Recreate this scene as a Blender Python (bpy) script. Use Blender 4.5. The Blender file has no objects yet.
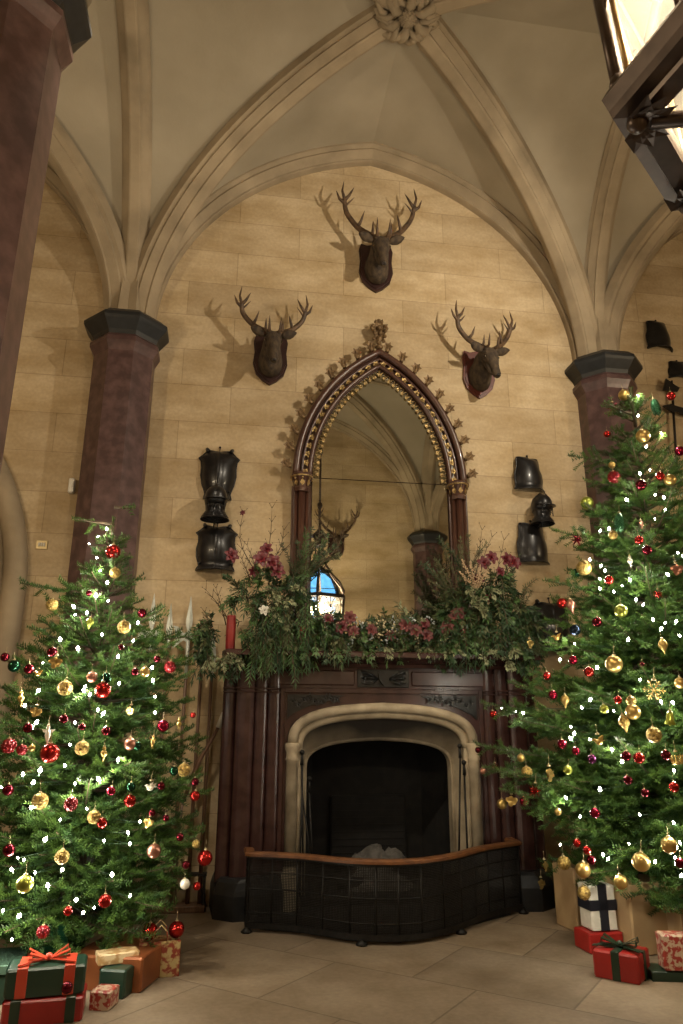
TREE_LIGHT = 3.3
LANTERN = 420
import bpy, math, random
import numpy as np
from mathutils import Vector, Matrix
PI = math.pi
scene = bpy.context.scene
col = scene.collection
rnd = random.Random(7)

# ---------------------------------------------------------------- camera model (683 x 1024)
CAM = (-1.5683, -7.8471, 1.6); YAW, PIT, ROLL, FPX = 0.14938, 0.29901, 0.00319, 718.2
def _axes():
    fw = np.array([math.sin(YAW)*math.cos(PIT), math.cos(YAW)*math.cos(PIT), math.sin(PIT)])
    r = np.array([math.cos(YAW), -math.sin(YAW), 0.0]); u = np.cross(r, fw)
    c, s = math.cos(ROLL), math.sin(ROLL)
    return r*c+u*s, u*c-r*s, fw
AR, AU, AF = _axes(); AC = np.array(CAM)
def ray(px, py): return AF*FPX + AR*(px-341.5) - AU*(py-512)
def at(px, py, Y=None, Z=None, X=None):
    d = ray(px, py)
    if Y is not None: t = (Y-AC[1])/d[1]
    elif Z is not None: t = (Z-AC[2])/d[2]
    else: t = (X-AC[0])/d[0]
    return AC+d*t
def px_size(p, n):          # metres covered by n pixels at the point p
    return n*float((np.asarray(p)-AC)@AF)/FPX

# ---------------------------------------------------------------- mesh builder
class MB:
    def __init__(s): s.v = []; s.f = []; s.m = []; s.s = []
    def add(s, vs, fs, mi=0, smooth=False):
        o = len(s.v); s.v += [tuple(map(float, p)) for p in vs]
        for f in fs: s.f.append(tuple(i+o for i in f)); s.m.append(mi); s.s.append(smooth)
    def box(s, x0, x1, y0, y1, z0, z1, mi=0, bev=0.0):
        if bev <= 0:
            v = [(x0,y0,z0),(x1,y0,z0),(x1,y1,z0),(x0,y1,z0),(x0,y0,z1),(x1,y0,z1),(x1,y1,z1),(x0,y1,z1)]
            s.add(v, [(0,3,2,1),(4,5,6,7),(0,1,5,4),(1,2,6,5),(2,3,7,6),(3,0,4,7)], mi)
        else:
            b = bev
            def ring(k, z): return [(x0+k,y0+b,z),(x0+b,y0+k,z),(x1-b,y0+k,z),(x1-k,y0+b,z),(x1-k,y1-b,z),(x1-b,y1-k,z),(x0+b,y1-k,z),(x0+k,y1-b,z)]
            rings = [ring(b, z0), ring(0, z0+b), ring(0, z1-b), ring(b, z1)]
            s.loft(rings, mi=mi, caps=True)
    def loft(s, rings, mi=0, closed=True, caps=False, smooth=False):
        n = len(rings[0]); vs = [p for r in rings for p in r]; fs = []
        for i in range(len(rings)-1):
            for j in range(n if closed else n-1):
                k = (j+1) % n
                fs.append((i*n+j, i*n+k, (i+1)*n+k, (i+1)*n+j))
        o = len(s.v); s.add(vs, fs, mi, smooth)
        if caps:
            s.f.append(tuple(o+j for j in reversed(range(n)))); s.m.append(mi); s.s.append(False)
            e = o+(len(rings)-1)*n
            s.f.append(tuple(e+j for j in range(n))); s.m.append(mi); s.s.append(False)
    def tube(s, pts, r, n=6, mi=0, caps=True, smooth=True):
        P = [Vector(p) for p in pts]; m = len(P)
        R = [r]*m if not hasattr(r, '__len__') else list(r)
        rings = []; prev = None
        for i, p in enumerate(P):
            t = (P[min(i+1, m-1)]-P[max(i-1, 0)])
            if t.length < 1e-9: t = Vector((0,0,1))
            t.normalize()
            if prev is None:
                a = Vector((0,0,1)) if abs(t.z) < .9 else Vector((1,0,0))
                u = t.cross(a).normalized()
            else:
                u = (prev - t*prev.dot(t))
                u = u.normalized() if u.length > 1e-6 else t.orthogonal().normalized()
            prev = u; w = t.cross(u)
            rings.append([p+(u*math.cos(2*PI*k/n)+w*math.sin(2*PI*k/n))*R[i] for k in range(n)])
        s.loft(rings, mi=mi, caps=caps, smooth=smooth)
    def lathe(s, prof, n=16, c=(0,0,0), mi=0, smooth=True, phase=0.0, sx=1, sy=1):
        rings = [[(c[0]+sx*max(r,1e-4)*math.cos(2*PI*k/n+phase), c[1]+sy*max(r,1e-4)*math.sin(2*PI*k/n+phase), c[2]+z) for k in range(n)] for r, z in prof]
        s.loft(rings, mi=mi, caps=True, smooth=smooth)
    def ball(s, c, r, n=12, mi=0, sz=1.0, sy=1.0, smooth=True):
        m = max(4, n//2); rr = r if not hasattr(r, '__len__') else 1
        prof = [(math.sin(PI*i/m)*r, -math.cos(PI*i/m)*r*sz) for i in range(m+1)]
        s.lathe(prof, n, c, mi, smooth, sy=sy)
    def prism(s, outline, f0, f1, mi=0, smooth=False):   # outline 2-D points, f0/f1 map (a,b)->3-D front/back
        n = len(outline); a = [f0(*p) for p in outline]; b = [f1(*p) for p in outline]
        o = len(s.v); s.add(a+b, [], mi)
        for j in range(n):
            k = (j+1) % n; s.f.append((o+j, o+n+j, o+n+k, o+k)); s.m.append(mi); s.s.append(smooth)
        s.f.append(tuple(o+j for j in range(n))); s.m.append(mi); s.s.append(False)
        s.f.append(tuple(o+n+j for j in reversed(range(n)))); s.m.append(mi); s.s.append(False)
    def leaf(s, p, d, up, L, W, mi=0, curl=0.15):        # pointed folded leaf
        p = Vector(p); d = Vector(d).normalized(); up = Vector(up)
        sd = d.cross(up)
        sd = sd.normalized() if sd.length > 1e-5 else d.orthogonal().normalized()
        n = sd.cross(d)
        v = [p, p+d*L*.4+sd*W*.5+n*L*.04, p+d*L*.4-sd*W*.5+n*L*.04, p+d*L*.45-n*L*.02, p+d*L-n*L*curl]
        s.add(v, [(0,3,1),(1,3,4),(0,2,3),(2,4,3)], mi)
    def petal(s, c, d, up, L, W, mi=0):
        c = Vector(c); d = Vector(d).normalized(); up = Vector(up).normalized(); sd = d.cross(up).normalized()
        rows = [(0,.12,0),(.35,.8,.12),(.7,1,.1),(1,.45,-.12)]
        vs = []
        for t, w, h in rows:
            for k in (-1, 0, 1): vs.append(c+d*L*t+sd*W*.5*w*k+up*L*(h+abs(k)*.12))
        fs = []
        for i in range(3):
            for j in range(2): a = i*3+j; fs.append((a, a+1, a+4, a+3))
        s.add(vs, fs, mi, True)
    def mesh(s, name, mats, shift=(0,0,0)):
        me = bpy.data.meshes.new(name)
        sh = Vector(shift)
        me.from_pydata([(a-sh.x, b-sh.y, c-sh.z) for a, b, c in s.v], [], s.f)
        for m in (mats if isinstance(mats, (list, tuple)) else [mats]): me.materials.append(m)
        me.polygons.foreach_set('material_index', s.m); me.polygons.foreach_set('use_smooth', s.s)
        me.update()
        return me
    def bounds(s):
        a = np.array(s.v); return a.min(0), a.max(0)

def tag(o, label=None, cat=None, group=None, kind=None):
    if label: o['label'] = label
    if cat: o['category'] = cat
    if group: o['group'] = group
    if kind: o['kind'] = kind
    return o
def root(name, loc, label, cat, group=None, rz=0.0):
    o = bpy.data.objects.new(name, None); col.objects.link(o)
    o.empty_display_size = .1
    o.location = loc; o.rotation_euler = (0,0,rz)
    return tag(o, label, cat, group)
ORG = {}
def part(name, mb, mats, parent, label=None, local=False):
    """world-space builder unless local; becomes a child of parent"""
    if local: sh = (0,0,0)
    else:
        base = Vector((0,0,0)); p = parent
        while p is not None: base += p.location; p = p.parent
        sh = base
    o = bpy.data.objects.new(name, mb.mesh(name, mats, sh)); col.objects.link(o); o.parent = parent
    if label: o['label'] = label
    return o
def single(name, mb, mats, label, cat, group=None):
    lo, hi = mb.bounds(); c = ((lo[0]+hi[0])/2, (lo[1]+hi[1])/2, lo[2])
    o = bpy.data.objects.new(name, mb.mesh(name, mats, c)); col.objects.link(o); o.location = c
    return tag(o, label, cat, group)
def struct(name, mb, mats, label=None):
    o = bpy.data.objects.new(name, mb.mesh(name, mats)); col.objects.link(o)
    o['kind'] = 'structure'
    if label: o['label'] = label
    return o
def copy_tree(o, parent=None):
    c = o.copy(); col.objects.link(c); c.parent = parent
    for ch in list(o.children): copy_tree(ch, c)
    return c

# ---------------------------------------------------------------- materials
def nmat(name, c1, c2=None, rough=.6, metal=0.0, scale=6.0, bump=0.0, bscale=None, spec=.5, trans=0.0, emit=None, estr=0.0, detail=4, coat=0.0, stretch=None, contrast=(.35,.65)):
    m = bpy.data.materials.new(name); m.use_nodes = True
    nt = m.node_tree; N = nt.nodes; Lk = nt.links
    b = N['Principled BSDF']
    b.inputs['Base Color'].default_value = (*c1, 1); b.inputs['Roughness'].default_value = rough
    b.inputs['Metallic'].default_value = metal; b.inputs['Specular IOR Level'].default_value = spec
    b.inputs['Coat Weight'].default_value = coat
    if trans: b.inputs['Transmission Weight'].default_value = trans
    if emit: b.inputs['Emission Color'].default_value = (*emit, 1); b.inputs['Emission Strength'].default_value = estr
    tc = N.new('ShaderNodeTexCoord'); src = tc.outputs['Object']
    if stretch:
        mp = N.new('ShaderNodeMapping'); mp.inputs['Scale'].default_value = stretch; Lk.new(src, mp.inputs[0]); src = mp.outputs[0]
    if c2:
        nz = N.new('ShaderNodeTexNoise'); nz.inputs['Scale'].default_value = scale; nz.inputs['Detail'].default_value = detail
        Lk.new(src, nz.inputs['Vector'])
        r = N.new('ShaderNodeValToRGB'); r.color_ramp.elements[0].position = contrast[0]; r.color_ramp.elements[1].position = contrast[1]
        r.color_ramp.elements[0].color = (*c1, 1); r.color_ramp.elements[1].color = (*c2, 1)
        Lk.new(nz.outputs['Fac'], r.inputs[0]); Lk.new(r.outputs[0], b.inputs['Base Color'])
    if bump:
        nb = N.new('ShaderNodeTexNoise'); nb.inputs['Scale'].default_value = bscale or scale*4; nb.inputs['Detail'].default_value = 5
        Lk.new(src, nb.inputs['Vector'])
        bp = N.new('ShaderNodeBump'); bp.inputs['Strength'].default_value = bump; bp.inputs['Distance'].default_value = .01
        Lk.new(nb.outputs['Fac'], bp.inputs['Height']); Lk.new(bp.outputs[0], b.inputs['Normal'])
    return m

def ashlar(name, c1, c2, mortar, bw, rh, stain, ang=0.0, plane='wall', rough=.85, msize=.006, blotch=1.1):
    m = bpy.data.materials.new(name); m.use_nodes = True
    nt = m.node_tree; N = nt.nodes; Lk = nt.links; b = N['Principled BSDF']
    b.inputs['Roughness'].default_value = rough; b.inputs['Specular IOR Level'].default_value = .25
    g = N.new('ShaderNodeNewGeometry'); sx = N.new('ShaderNodeSeparateXYZ'); Lk.new(g.outputs['Position'], sx.inputs[0])
    cx = N.new('ShaderNodeCombineXYZ')
    if plane == 'wall':
        ad = N.new('ShaderNodeMath'); ad.operation = 'ADD'; Lk.new(sx.outputs[0], ad.inputs[0]); Lk.new(sx.outputs[1], ad.inputs[1])
        Lk.new(ad.outputs[0], cx.inputs[0]); Lk.new(sx.outputs[2], cx.inputs[1])
    else:
        Lk.new(sx.outputs[0], cx.inputs[0]); Lk.new(sx.outputs[1], cx.inputs[1])
    mp = N.new('ShaderNodeMapping'); mp.inputs['Rotation'].default_value = (0,0,ang); mp.inputs['Location'].default_value = (.37,.11,0)
    Lk.new(cx.outputs[0], mp.inputs[0])
    br = N.new('ShaderNodeTexBrick'); br.inputs['Scale'].default_value = 1; br.inputs['Brick Width'].default_value = bw
    br.inputs['Row Height'].default_value = rh; br.inputs['Mortar Size'].default_value = msize; br.inputs['Mortar Smooth'].default_value = .6
    br.offset = .43; br.inputs['Color1'].default_value = (*c1, 1); br.inputs['Color2'].default_value = (*c2, 1)
    br.inputs['Mortar'].default_value = (*mortar, 1); br.inputs['Bias'].default_value = -.1
    Lk.new(mp.outputs[0], br.inputs['Vector'])
    nz = N.new('ShaderNodeTexNoise'); nz.inputs['Scale'].default_value = blotch; nz.inputs['Detail'].default_value = 7; nz.inputs['Roughness'].default_value = .62
    mp2 = N.new('ShaderNodeMapping'); mp2.inputs['Scale'].default_value = (.8,1.9,1) if plane == 'wall' else (1,1,1)
    Lk.new(cx.outputs[0], mp2.inputs[0]); Lk.new(mp2.outputs[0], nz.inputs['Vector'])
    rp = N.new('ShaderNodeValToRGB'); rp.color_ramp.elements[0].position = .38; rp.color_ramp.elements[1].position = .7
    rp.color_ramp.elements[0].color = (0,0,0,1); rp.color_ramp.elements[1].color = (1,1,1,1)
    Lk.new(nz.outputs['Fac'], rp.inputs[0])
    mx = N.new('ShaderNodeMix'); mx.data_type = 'RGBA'; mx.blend_type = 'MULTIPLY'
    mx.inputs['B'].default_value = (*stain, 1)
    Lk.new(rp.outputs[0], mx.inputs['Factor']); Lk.new(br.outputs['Color'], mx.inputs['A'])
    fine = N.new('ShaderNodeTexNoise'); fine.inputs['Scale'].default_value = 28; fine.inputs['Detail'].default_value = 4
    Lk.new(cx.outputs[0], fine.inputs['Vector'])
    mx2 = N.new('ShaderNodeMix'); mx2.data_type = 'RGBA'; mx2.blend_type = 'OVERLAY'; mx2.inputs['Factor'].default_value = .22
    Lk.new(mx.outputs['Result'], mx2.inputs['A']); Lk.new(fine.outputs['Fac'], mx2.inputs['B'])
    Lk.new(mx2.outputs['Result'], b.inputs['Base Color'])
    bp = N.new('ShaderNodeBump'); bp.inputs['Strength'].default_value = .35; bp.inputs['Distance'].default_value = .012
    sub = N.new('ShaderNodeMath'); sub.operation = 'SUBTRACT'
    ms = N.new('ShaderNodeMath'); ms.operation = 'MULTIPLY'; ms.inputs[1].default_value = .25; Lk.new(fine.outputs['Fac'], ms.inputs[0])
    Lk.new(ms.outputs[0], sub.inputs[0]); Lk.new(br.outputs['Fac'], sub.inputs[1])
    Lk.new(sub.outputs[0], bp.inputs['Height']); Lk.new(bp.outputs[0], b.inputs['Normal'])
    return m

M = {}
M['wall'] = ashlar('wall_ashlar', (.52,.41,.265), (.42,.325,.205), (.33,.25,.155), 1.35, .47, (.70,.64,.52), msize=.005, blotch=1.6)
M['floor'] = ashlar('floor_flags', (.29,.225,.155), (.215,.168,.118), (.16,.122,.085), 1.1, .9, (.60,.55,.48), ang=.72, plane='floor', rough=.62, msize=.009, blotch=1.6)
M['plaster'] = nmat('vault_plaster', (.38,.33,.25), (.25,.215,.155), rough=.9, scale=.9, bump=.15, bscale=30, spec=.2, detail=7, contrast=(.3,.75))
M['rib'] = nmat('rib_stone', (.35,.28,.19), (.20,.158,.105), rough=.85, scale=2.2, bump=.25, bscale=24, spec=.25, detail=8, contrast=(.35,.75))
M['marble'] = nmat('maroon_marble', (.060,.032,.031), (.125,.072,.068), rough=.33, scale=9, bump=.03, spec=.5, detail=9, contrast=(.4,.72))
M['mahog'] = nmat('maroon_polished_marble', (.034,.014,.012), (.060,.027,.023), rough=.26, scale=7, spec=.55, detail=9)
M['slate'] = nmat('black_stone', (.008,.009,.010), (.015,.016,.018), rough=.42, scale=14)
M['carv'] = nmat('black_carving', (.004,.004,.004), (.008,.008,.008), rough=.3, scale=30)
M['stone'] = nmat('fire_stone', (.44,.36,.25), (.26,.21,.14), rough=.75, scale=5, bump=.2, bscale=60)
M['soot'] = nmat('sooty_brick', (.004,.0035,.0035), (.009,.008,.007), rough=.95, scale=8, bump=.5, bscale=20)
M['iron'] = nmat('dark_iron', (.018,.017,.016), (.03,.028,.026), rough=.5, metal=.7, scale=30)
M['steel'] = nmat('polished_steel', (.55,.58,.54), (.42,.45,.42), rough=.35, metal=.2, scale=20)
M['armour'] = nmat('black_armour', (.007,.007,.008), (.014,.013,.014), rough=.34, metal=.3, scale=12, coat=.15)
M['wood'] = nmat('mirror_wood', (.042,.017,.012), (.075,.032,.020), rough=.32, scale=5, stretch=(8,8,.8), coat=.25)
M['gilt'] = nmat('old_gilt', (.48,.34,.14), (.16,.10,.045), rough=.38, metal=.75, scale=40, bump=.3)
M['gilt2'] = nmat('dull_gilt', (.20,.125,.055), (.10,.06,.03), rough=.5, metal=.5, scale=40, bump=.3)
M['pole'] = nmat('pole_wood', (.075,.038,.020), (.13,.07,.04), rough=.45, scale=6, stretch=(10,10,.6))
M['leather'] = nmat('copper_leather', (.20,.080,.026), (.12,.045,.016), rough=.45, scale=14)
M['ash'] = nmat('ash_grey', (.14,.13,.12), (.06,.055,.05), rough=.95, scale=12, bump=.6, bscale=40)
M['fur'] = nmat('stag_fur', (.028,.018,.011), (.075,.050,.028), rough=.85, scale=24, bump=.5, bscale=90, stretch=(1,1,.5))
M['antler'] = nmat('antler_horn', (.11,.062,.030), (.035,.020,.012), rough=.55, scale=18, bump=.4, bscale=60)
M['nose'] = nmat('dark_nose', (.012,.009,.008), rough=.3)
M['eye'] = nmat('glass_eye', (.01,.006,.004), rough=.05, coat=1)
M['plaque_dark'] = nmat('dark_plaque', (.022,.009,.008), (.04,.016,.013), rough=.4, scale=12)
M['plaque_red'] = nmat('red_brown_plaque', (.12,.030,.022), (.075,.02,.015), rough=.4, scale=12)
M['white'] = nmat('white_plastic', (.7,.68,.62), rough=.5)
M['brass'] = nmat('plate_brass', (.45,.36,.20), rough=.4, metal=.6)
mm = nmat('mirror_glass', (.62,.64,.60), rough=.015, metal=1.0); M['mirror'] = mm
def needle_mat(name, a, b, hs=.5):
    m = nmat(name, a, b, rough=.5, scale=9, spec=.4, detail=3)
    m.node_tree.nodes['Principled BSDF'].inputs['Subsurface Weight'].default_value = 0
    return m
M['needle'] = needle_mat('fir_needles', (.026,.068,.017), (.080,.15,.024))
M['bark'] = nmat('bark', (.10,.07,.04), (.05,.035,.02), rough=.9, scale=20)
M['twig'] = nmat('green_twig', (.07,.085,.03), (.09,.06,.03), rough=.8, scale=20)

def soot_stone():
    m = M['stone'].copy(); m.name = 'sooty_fire_stone'; nt = m.node_tree; b = nt.nodes['Principled BSDF']
    src = b.inputs['Base Color'].links[0].from_socket
    g = nt.nodes.new('ShaderNodeTexCoord'); s = nt.nodes.new('ShaderNodeSeparateXYZ'); nt.links.new(g.outputs['Object'], s.inputs[0])
    nz = nt.nodes.new('ShaderNodeTexNoise'); nz.inputs['Scale'].default_value = 3; nt.links.new(g.outputs['Object'], nz.inputs['Vector'])
    ad = nt.nodes.new('ShaderNodeMath'); ad.operation = 'MULTIPLY_ADD'; ad.inputs[1].default_value = .35; nt.links.new(nz.outputs['Fac'], ad.inputs[0]); nt.links.new(s.outputs[2], ad.inputs[2])
    r = nt.nodes.new('ShaderNodeMapRange'); r.inputs['From Min'].default_value = 1.45; r.inputs['From Max'].default_value = 1.85; nt.links.new(ad.outputs[0], r.inputs[0])
    mx = nt.nodes.new('ShaderNodeMix'); mx.data_type = 'RGBA'; mx.inputs['B'].default_value = (.025,.021,.017,1)
    nt.links.new(r.outputs[0], mx.inputs['Factor']); nt.links.new(src, mx.inputs['A']); nt.links.new(mx.outputs['Result'], b.inputs['Base Color'])
    return m
M['sootstone'] = soot_stone()
# ================================================================ ROOM SHELL
BW, BL = 2.95, 2.15            # half bay width (X), half bay depth (Y)
AX, AYH, ZS, RW = 2.84, 2.05, 6.17, 3.52   # web arc: half span, half depth, springing, radius
CAPZ = 6.18
def arc_x(t, a=AX, R=RW):      # t 0..1 from springing to apex -> (x distance from centre, z above springing)
    k = R-a; th = t*math.acos(k/R)
    return R*math.cos(th)-k, .88*R*math.sin(th)
XC = (-5.9, 0.0, 5.9); YC = (-2.15, -6.45)
cm = MB(); NT = 22
for xc in XC:
    for yc in YC:
        prof = [(2.95, 0.0, 0), (AX, 0.0, 0)] + [(*arc_x(i/NT), 1) for i in range(1, NT+1)]
        for sx in (-1, 1):
            for sy in (-1, 1):
                # severy that springs toward the walls along Y (barrel along Y)
                g = []
                for (d, h, k) in prof:
                    lim = min(1.0, d/AX)*AYH if d <= AX else BL
                    g.append([(xc+sx*d, yc+sy*(lim+(BL-lim)*j/8), ZS+h) for j in range(9)])
                vs = [p for r_ in g for p in r_]; fs = []
                for i in range(len(g)-1):
                    for j in range(8): a = i*9+j; fs.append((a, a+1, a+10, a+9))
                cm.add(vs, fs, 0, True)
                g = []
                for (d, h, k) in prof:
                    q = min(1.0, d/AX); dy = q*AYH if d <= AX else BL
                    lim = q*AX if d <= AX else BW
                    g.append([(xc+sx*(lim+(BW-lim)*j/8), yc+sy*dy, ZS+h) for j in range(9)])
                vs = [p for r_ in g for p in r_]; fs = []
                for i in range(len(g)-1):
                    for j in range(8): a = i*9+j; fs.append((a, a+1, a+10, a+9))
                cm.add(vs, fs, 0, True)
struct('ceiling', cm, M['plaster'], 'pale plastered rib vault ceiling')
# roof slab that closes the room above the vaults
sl = MB(); sl.box(-8.85, 8.85, -8.6, 0.0, 9.6, 9.8); struct('ceiling_slab', sl, M['plaster'])

def rib(path, nrm, w, d, name, prof=None):
    """sweep a chamfered moulding; path 3-D points along the intrados, side vector nrm constant"""
    mb = MB(); P = [Vector(p) for p in path]; rings = []; nrm = Vector(nrm).normalized()
    # (side, depth) : depth positive = up into the web
    pr = prof or [(-.5,1.0),(-.5,.62),(-.40,.50),(-.42,.40),(-.20,.12),(-.20,.03),(-.14,0),(.14,0),(.20,.03),(.20,.12),(.42,.40),(.40,.50),(.5,.62),(.5,1.0)]
    for i, p in enumerate(P):
        t = (P[min(i+1, len(P)-1)]-P[max(i-1, 0)]).normalized()
        up = nrm.cross(t).normalized()
        if i == 0: up0 = up
        if up.z < -.2 or (abs(up.z) <= .2 and up.dot(Vector(path[0])-Vector(path[-1])) < 0 and i < len(P)//2): pass
        rings.append((p, t, up))
    # make "up" always point away from the arch centre (below chord middle)
    cen = (P[0]+P[-1])/2 - Vector((0,0,1))
    out = []
    for p, t, up in rings:
        if up.dot(p-cen) < 0: up = -up
        out.append([p+nrm*(a*w)+up*(b*d) for a, b in pr])
    mb.loft(out, closed=True, caps=True)
    return mb
def arch_path(f, n=26):
    """f(s,h): s -1..1 signed fraction of half span, h height; full arch left springing to right"""
    pts = []
    ai, Ri = 2.66, 3.30
    for i in range(n+1): x, z = arc_x(i/n, ai, Ri); pts.append((-x/ai, z))
    for i in range(n-1, -1, -1): x, z = arc_x(i/n, ai, Ri); pts.append((x/ai, z))
    return [f(s, z) for s, z in pts]
tn = [1]
def add_rib(path, nrm, w, d, label):
    struct('trim_%d' % tn[0], rib(path, nrm, w, d, ''), M['rib'], label); tn[0] += 1
for xc in XC:
    for yy in (-.02, -8.58):
        add_rib(arch_path(lambda s, h: (xc+s*2.66, yy, ZS+h)), (0,1,0), .42, .25, 'moulded stone wall arch rib')
    add_rib(arch_path(lambda s, h: (xc+s*2.66, -4.3, ZS+h)), (0,1,0), .36, .25, 'stone transverse rib')
for xc in (-2.95, 2.95):
    for yc in YC:
        add_rib(arch_path(lambda s, h: (xc, yc+s*1.92, ZS+h-.02)), (1,0,0), .34, .24, 'stone transverse rib')
for xc in XC:
    for yc in YC:
        for sg in (-1, 1):
            L = math.hypot(2.70, 1.95)
            add_rib(arch_path(lambda s, h: (xc+s*2.70, yc+sg*s*1.95, ZS+h-.02)), (-sg*1.95, 2.70, 0), .36, .27, 'stone diagonal rib')
# springer blocks above every capital: clustered mouldings the ribs grow out of
def springer(x, y):
    mb = MB(); rings = []
    for z, r in ((CAPZ-.02,.27),(CAPZ+.25,.25),(CAPZ+.6,.22),(CAPZ+.95,.18)):
        rings.append([(x+math.cos(2*PI*k/16)*r*(1.0 if k % 2 else .80), y+math.sin(2*PI*k/16)*r*(1.0 if k % 2 else .80), z) for k in range(16)])
    mb.loft(rings, caps=True)
    struct('trim_%d' % tn[0], mb, M['rib'], 'clustered springing stones above the capital'); tn[0] += 1

# walls, floor
def quadwall(name, x0, x1, y0, y1, z0, z1, mat): mb = MB(); mb.box(x0, x1, y0, y1, z0, z1); return struct(name, mb, mat)
quadwall('floor', -8.95, 8.95, -8.7, .1, -.2, 0, M['floor'])
# back wall with the doorway opening on its left (arched), modelled as strips round the opening
DX, DW, DZ = -5.60, 1.30, 3.0
mb = MB()
def dooro(t):
    a = DW; R = a*1.55; k = R-a; th = t*math.acos(k/R); return R*math.cos(th)-k, R*math.sin(th)
NP = 14
pts = [(-DW, 0.0)]+[(-dooro(i/NP)[0], DZ+dooro(i/NP)[1]) for i in range(NP+1)]+[(dooro(i/NP)[0], DZ+dooro(i/NP)[1]) for i in range(NP-1, -1, -1)]+[(DW, 0.0)]
hi = 9.6
for i in range(len(pts)-1):
    (xa, za), (xb, zb) = pts[i], pts[i+1]
    if abs(xa-xb) < 1e-6: continue
    mb.add([(DX+xa,0,za),(DX+xb,0,zb),(DX+xb,0,hi),(DX+xa,0,hi),(DX+xa,.5,za),(DX+xb,.5,zb)], [(0,1,2,3),(0,4,5,1)])
mb.add([(-8.9,0,0),(DX-DW,0,0),(DX-DW,0,hi),(-8.9,0,hi),(DX-DW,.5,0),(DX-DW,.5,DZ)], [(0,1,2,3)])
mb.add([(DX-DW,0,0),(DX-DW,0,DZ),(DX-DW,.5,DZ),(DX-DW,.5,0)], [(0,1,2,3)])
mb.add([(DX+DW,0,0),(DX+DW,0,DZ),(DX+DW,.5,DZ),(DX+DW,.5,0)], [(0,1,2,3)])
# solid stretch between the doorway and the fireplace opening, and beyond
FX, FZ = 1.0, 1.95
mb.box(DX+DW, -FX, 0, .6, 0, hi); mb.box(FX, 8.9, 0, .6, 0, hi); mb.box(-FX, FX, 0, .6, FZ, hi)
struct('wall_back', mb, M['wall'])
quadwall('wall_front', -8.9, 8.9, -8.7, -8.6, 0, 9.6, M['wall'])
quadwall('wall_left', -8.95, -8.85, -8.6, 0, 0, 9.6, M['wall'])
quadwall('wall_right', 8.85, 8.95, -8.6, 0, 0, 9.6, M['wall'])
# door surround: three nested mouldings and a recessed oak door
for q, (off, yb, rr) in enumerate(((.46,-.03,.12),(.24,.02,.13),(.06,.12,.10))):
    d = MB(); a = DW+off; R = a*1.55; k = R-a; path = [(DX-a, yb, 0), (DX-a, yb, 1.2)]
    for i in range(0, 17): th = i/16*math.acos(k/R); path.append((DX-(R*math.cos(th)-k), yb, DZ+R*math.sin(th)))
    for i in range(15, -1, -1): th = i/16*math.acos(k/R); path.append((DX+(R*math.cos(th)-k), yb, DZ+R*math.sin(th)))
    path += [(DX+a, yb, 1.2), (DX+a, yb, 0)]
    d.tube(path, rr, n=10); struct('trim_%d' % tn[0], d, M['rib'], 'moulded stone door arch'); tn[0] += 1
d = MB(); d.prism([(DX+x, z) for x, z in pts], lambda a, b: (a,.36,b), lambda a, b: (a,.42,b))
for i in range(7): x = DX-1.2+i*.4; d.box(x-.008, x+.008, .345, .362, 0, 3.2)
struct('door_1', d, M['pole'], 'dark plank door in an arched stone surround')
# skirting
for nm, x0, x1 in (('baseboard_left', DX+DW+.5, -1.72), ('baseboard_right', 1.72, 8.8)):
    b_ = MB(); b_.box(x0, x1, -.05, 0, 0, .20, bev=.012); struct(nm, b_, M['rib'])

# ---------------------------------------------------------------- columns
def octa(r, x, y, z, ph=PI/8): return [(x+r*math.cos(2*PI*k/8+ph), y+r*math.sin(2*PI*k/8+ph), z) for k in range(8)]
COLS = []
def column(x, y, label, R=.355, grp=None):
    c = root('column', (x, y, 0), label, 'column', grp)
    s = MB(); s.loft([octa(r, x, y, z) for r, z in ((R*1.22,.62),(R*1.05,.74),(R*1.0,.9),(R*1.0,5.70),(R*1.06,5.74),(R*1.16,5.80),(R*1.16,5.85),(R*1.05,5.90))], caps=True)
    part('shaft', s, M['marble'], c)
    s = MB(); s.loft([octa(r, x, y, z) for r, z in ((R*1.05,5.88),(R*1.12,5.94),(R*1.36,6.04),(R*1.42,6.07),(R*1.42,6.11),(R*1.36,6.13),(R*1.28,6.15),(R*1.20,CAPZ))], caps=True)
    part('capital', s, M['slate'], c, 'black stepped capital')
    s = MB(); s.loft([octa(r, x, y, z) for r, z in ((R*1.6,0),(R*1.6,.3),(R*1.45,.36),(R*1.42,.48),(R*1.3,.55),(R*1.24,.63))], caps=True)
    part('base', s, M['slate'], c, 'black stepped base')
    springer(x, y); COLS.append((x, y)); return c
column(-2.95, -.08, 'maroon marble column behind the left Christmas tree, against the fireplace wall')
column(3.0, -.08, 'maroon marble column behind the right Christmas tree, against the fireplace wall')
column(-3.16, -4.15, 'huge maroon column cutting across the top left corner, closest to the camera')
column(2.95, -4.3, 'maroon free standing column on the right, outside the photo beyond the right fir')
column(-2.95, -8.52, 'maroon column on the opposite wall, behind the foreground column and outside the photo')
column(2.95, -8.52, 'maroon column on the opposite wall, seen small in the mirror')

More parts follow.
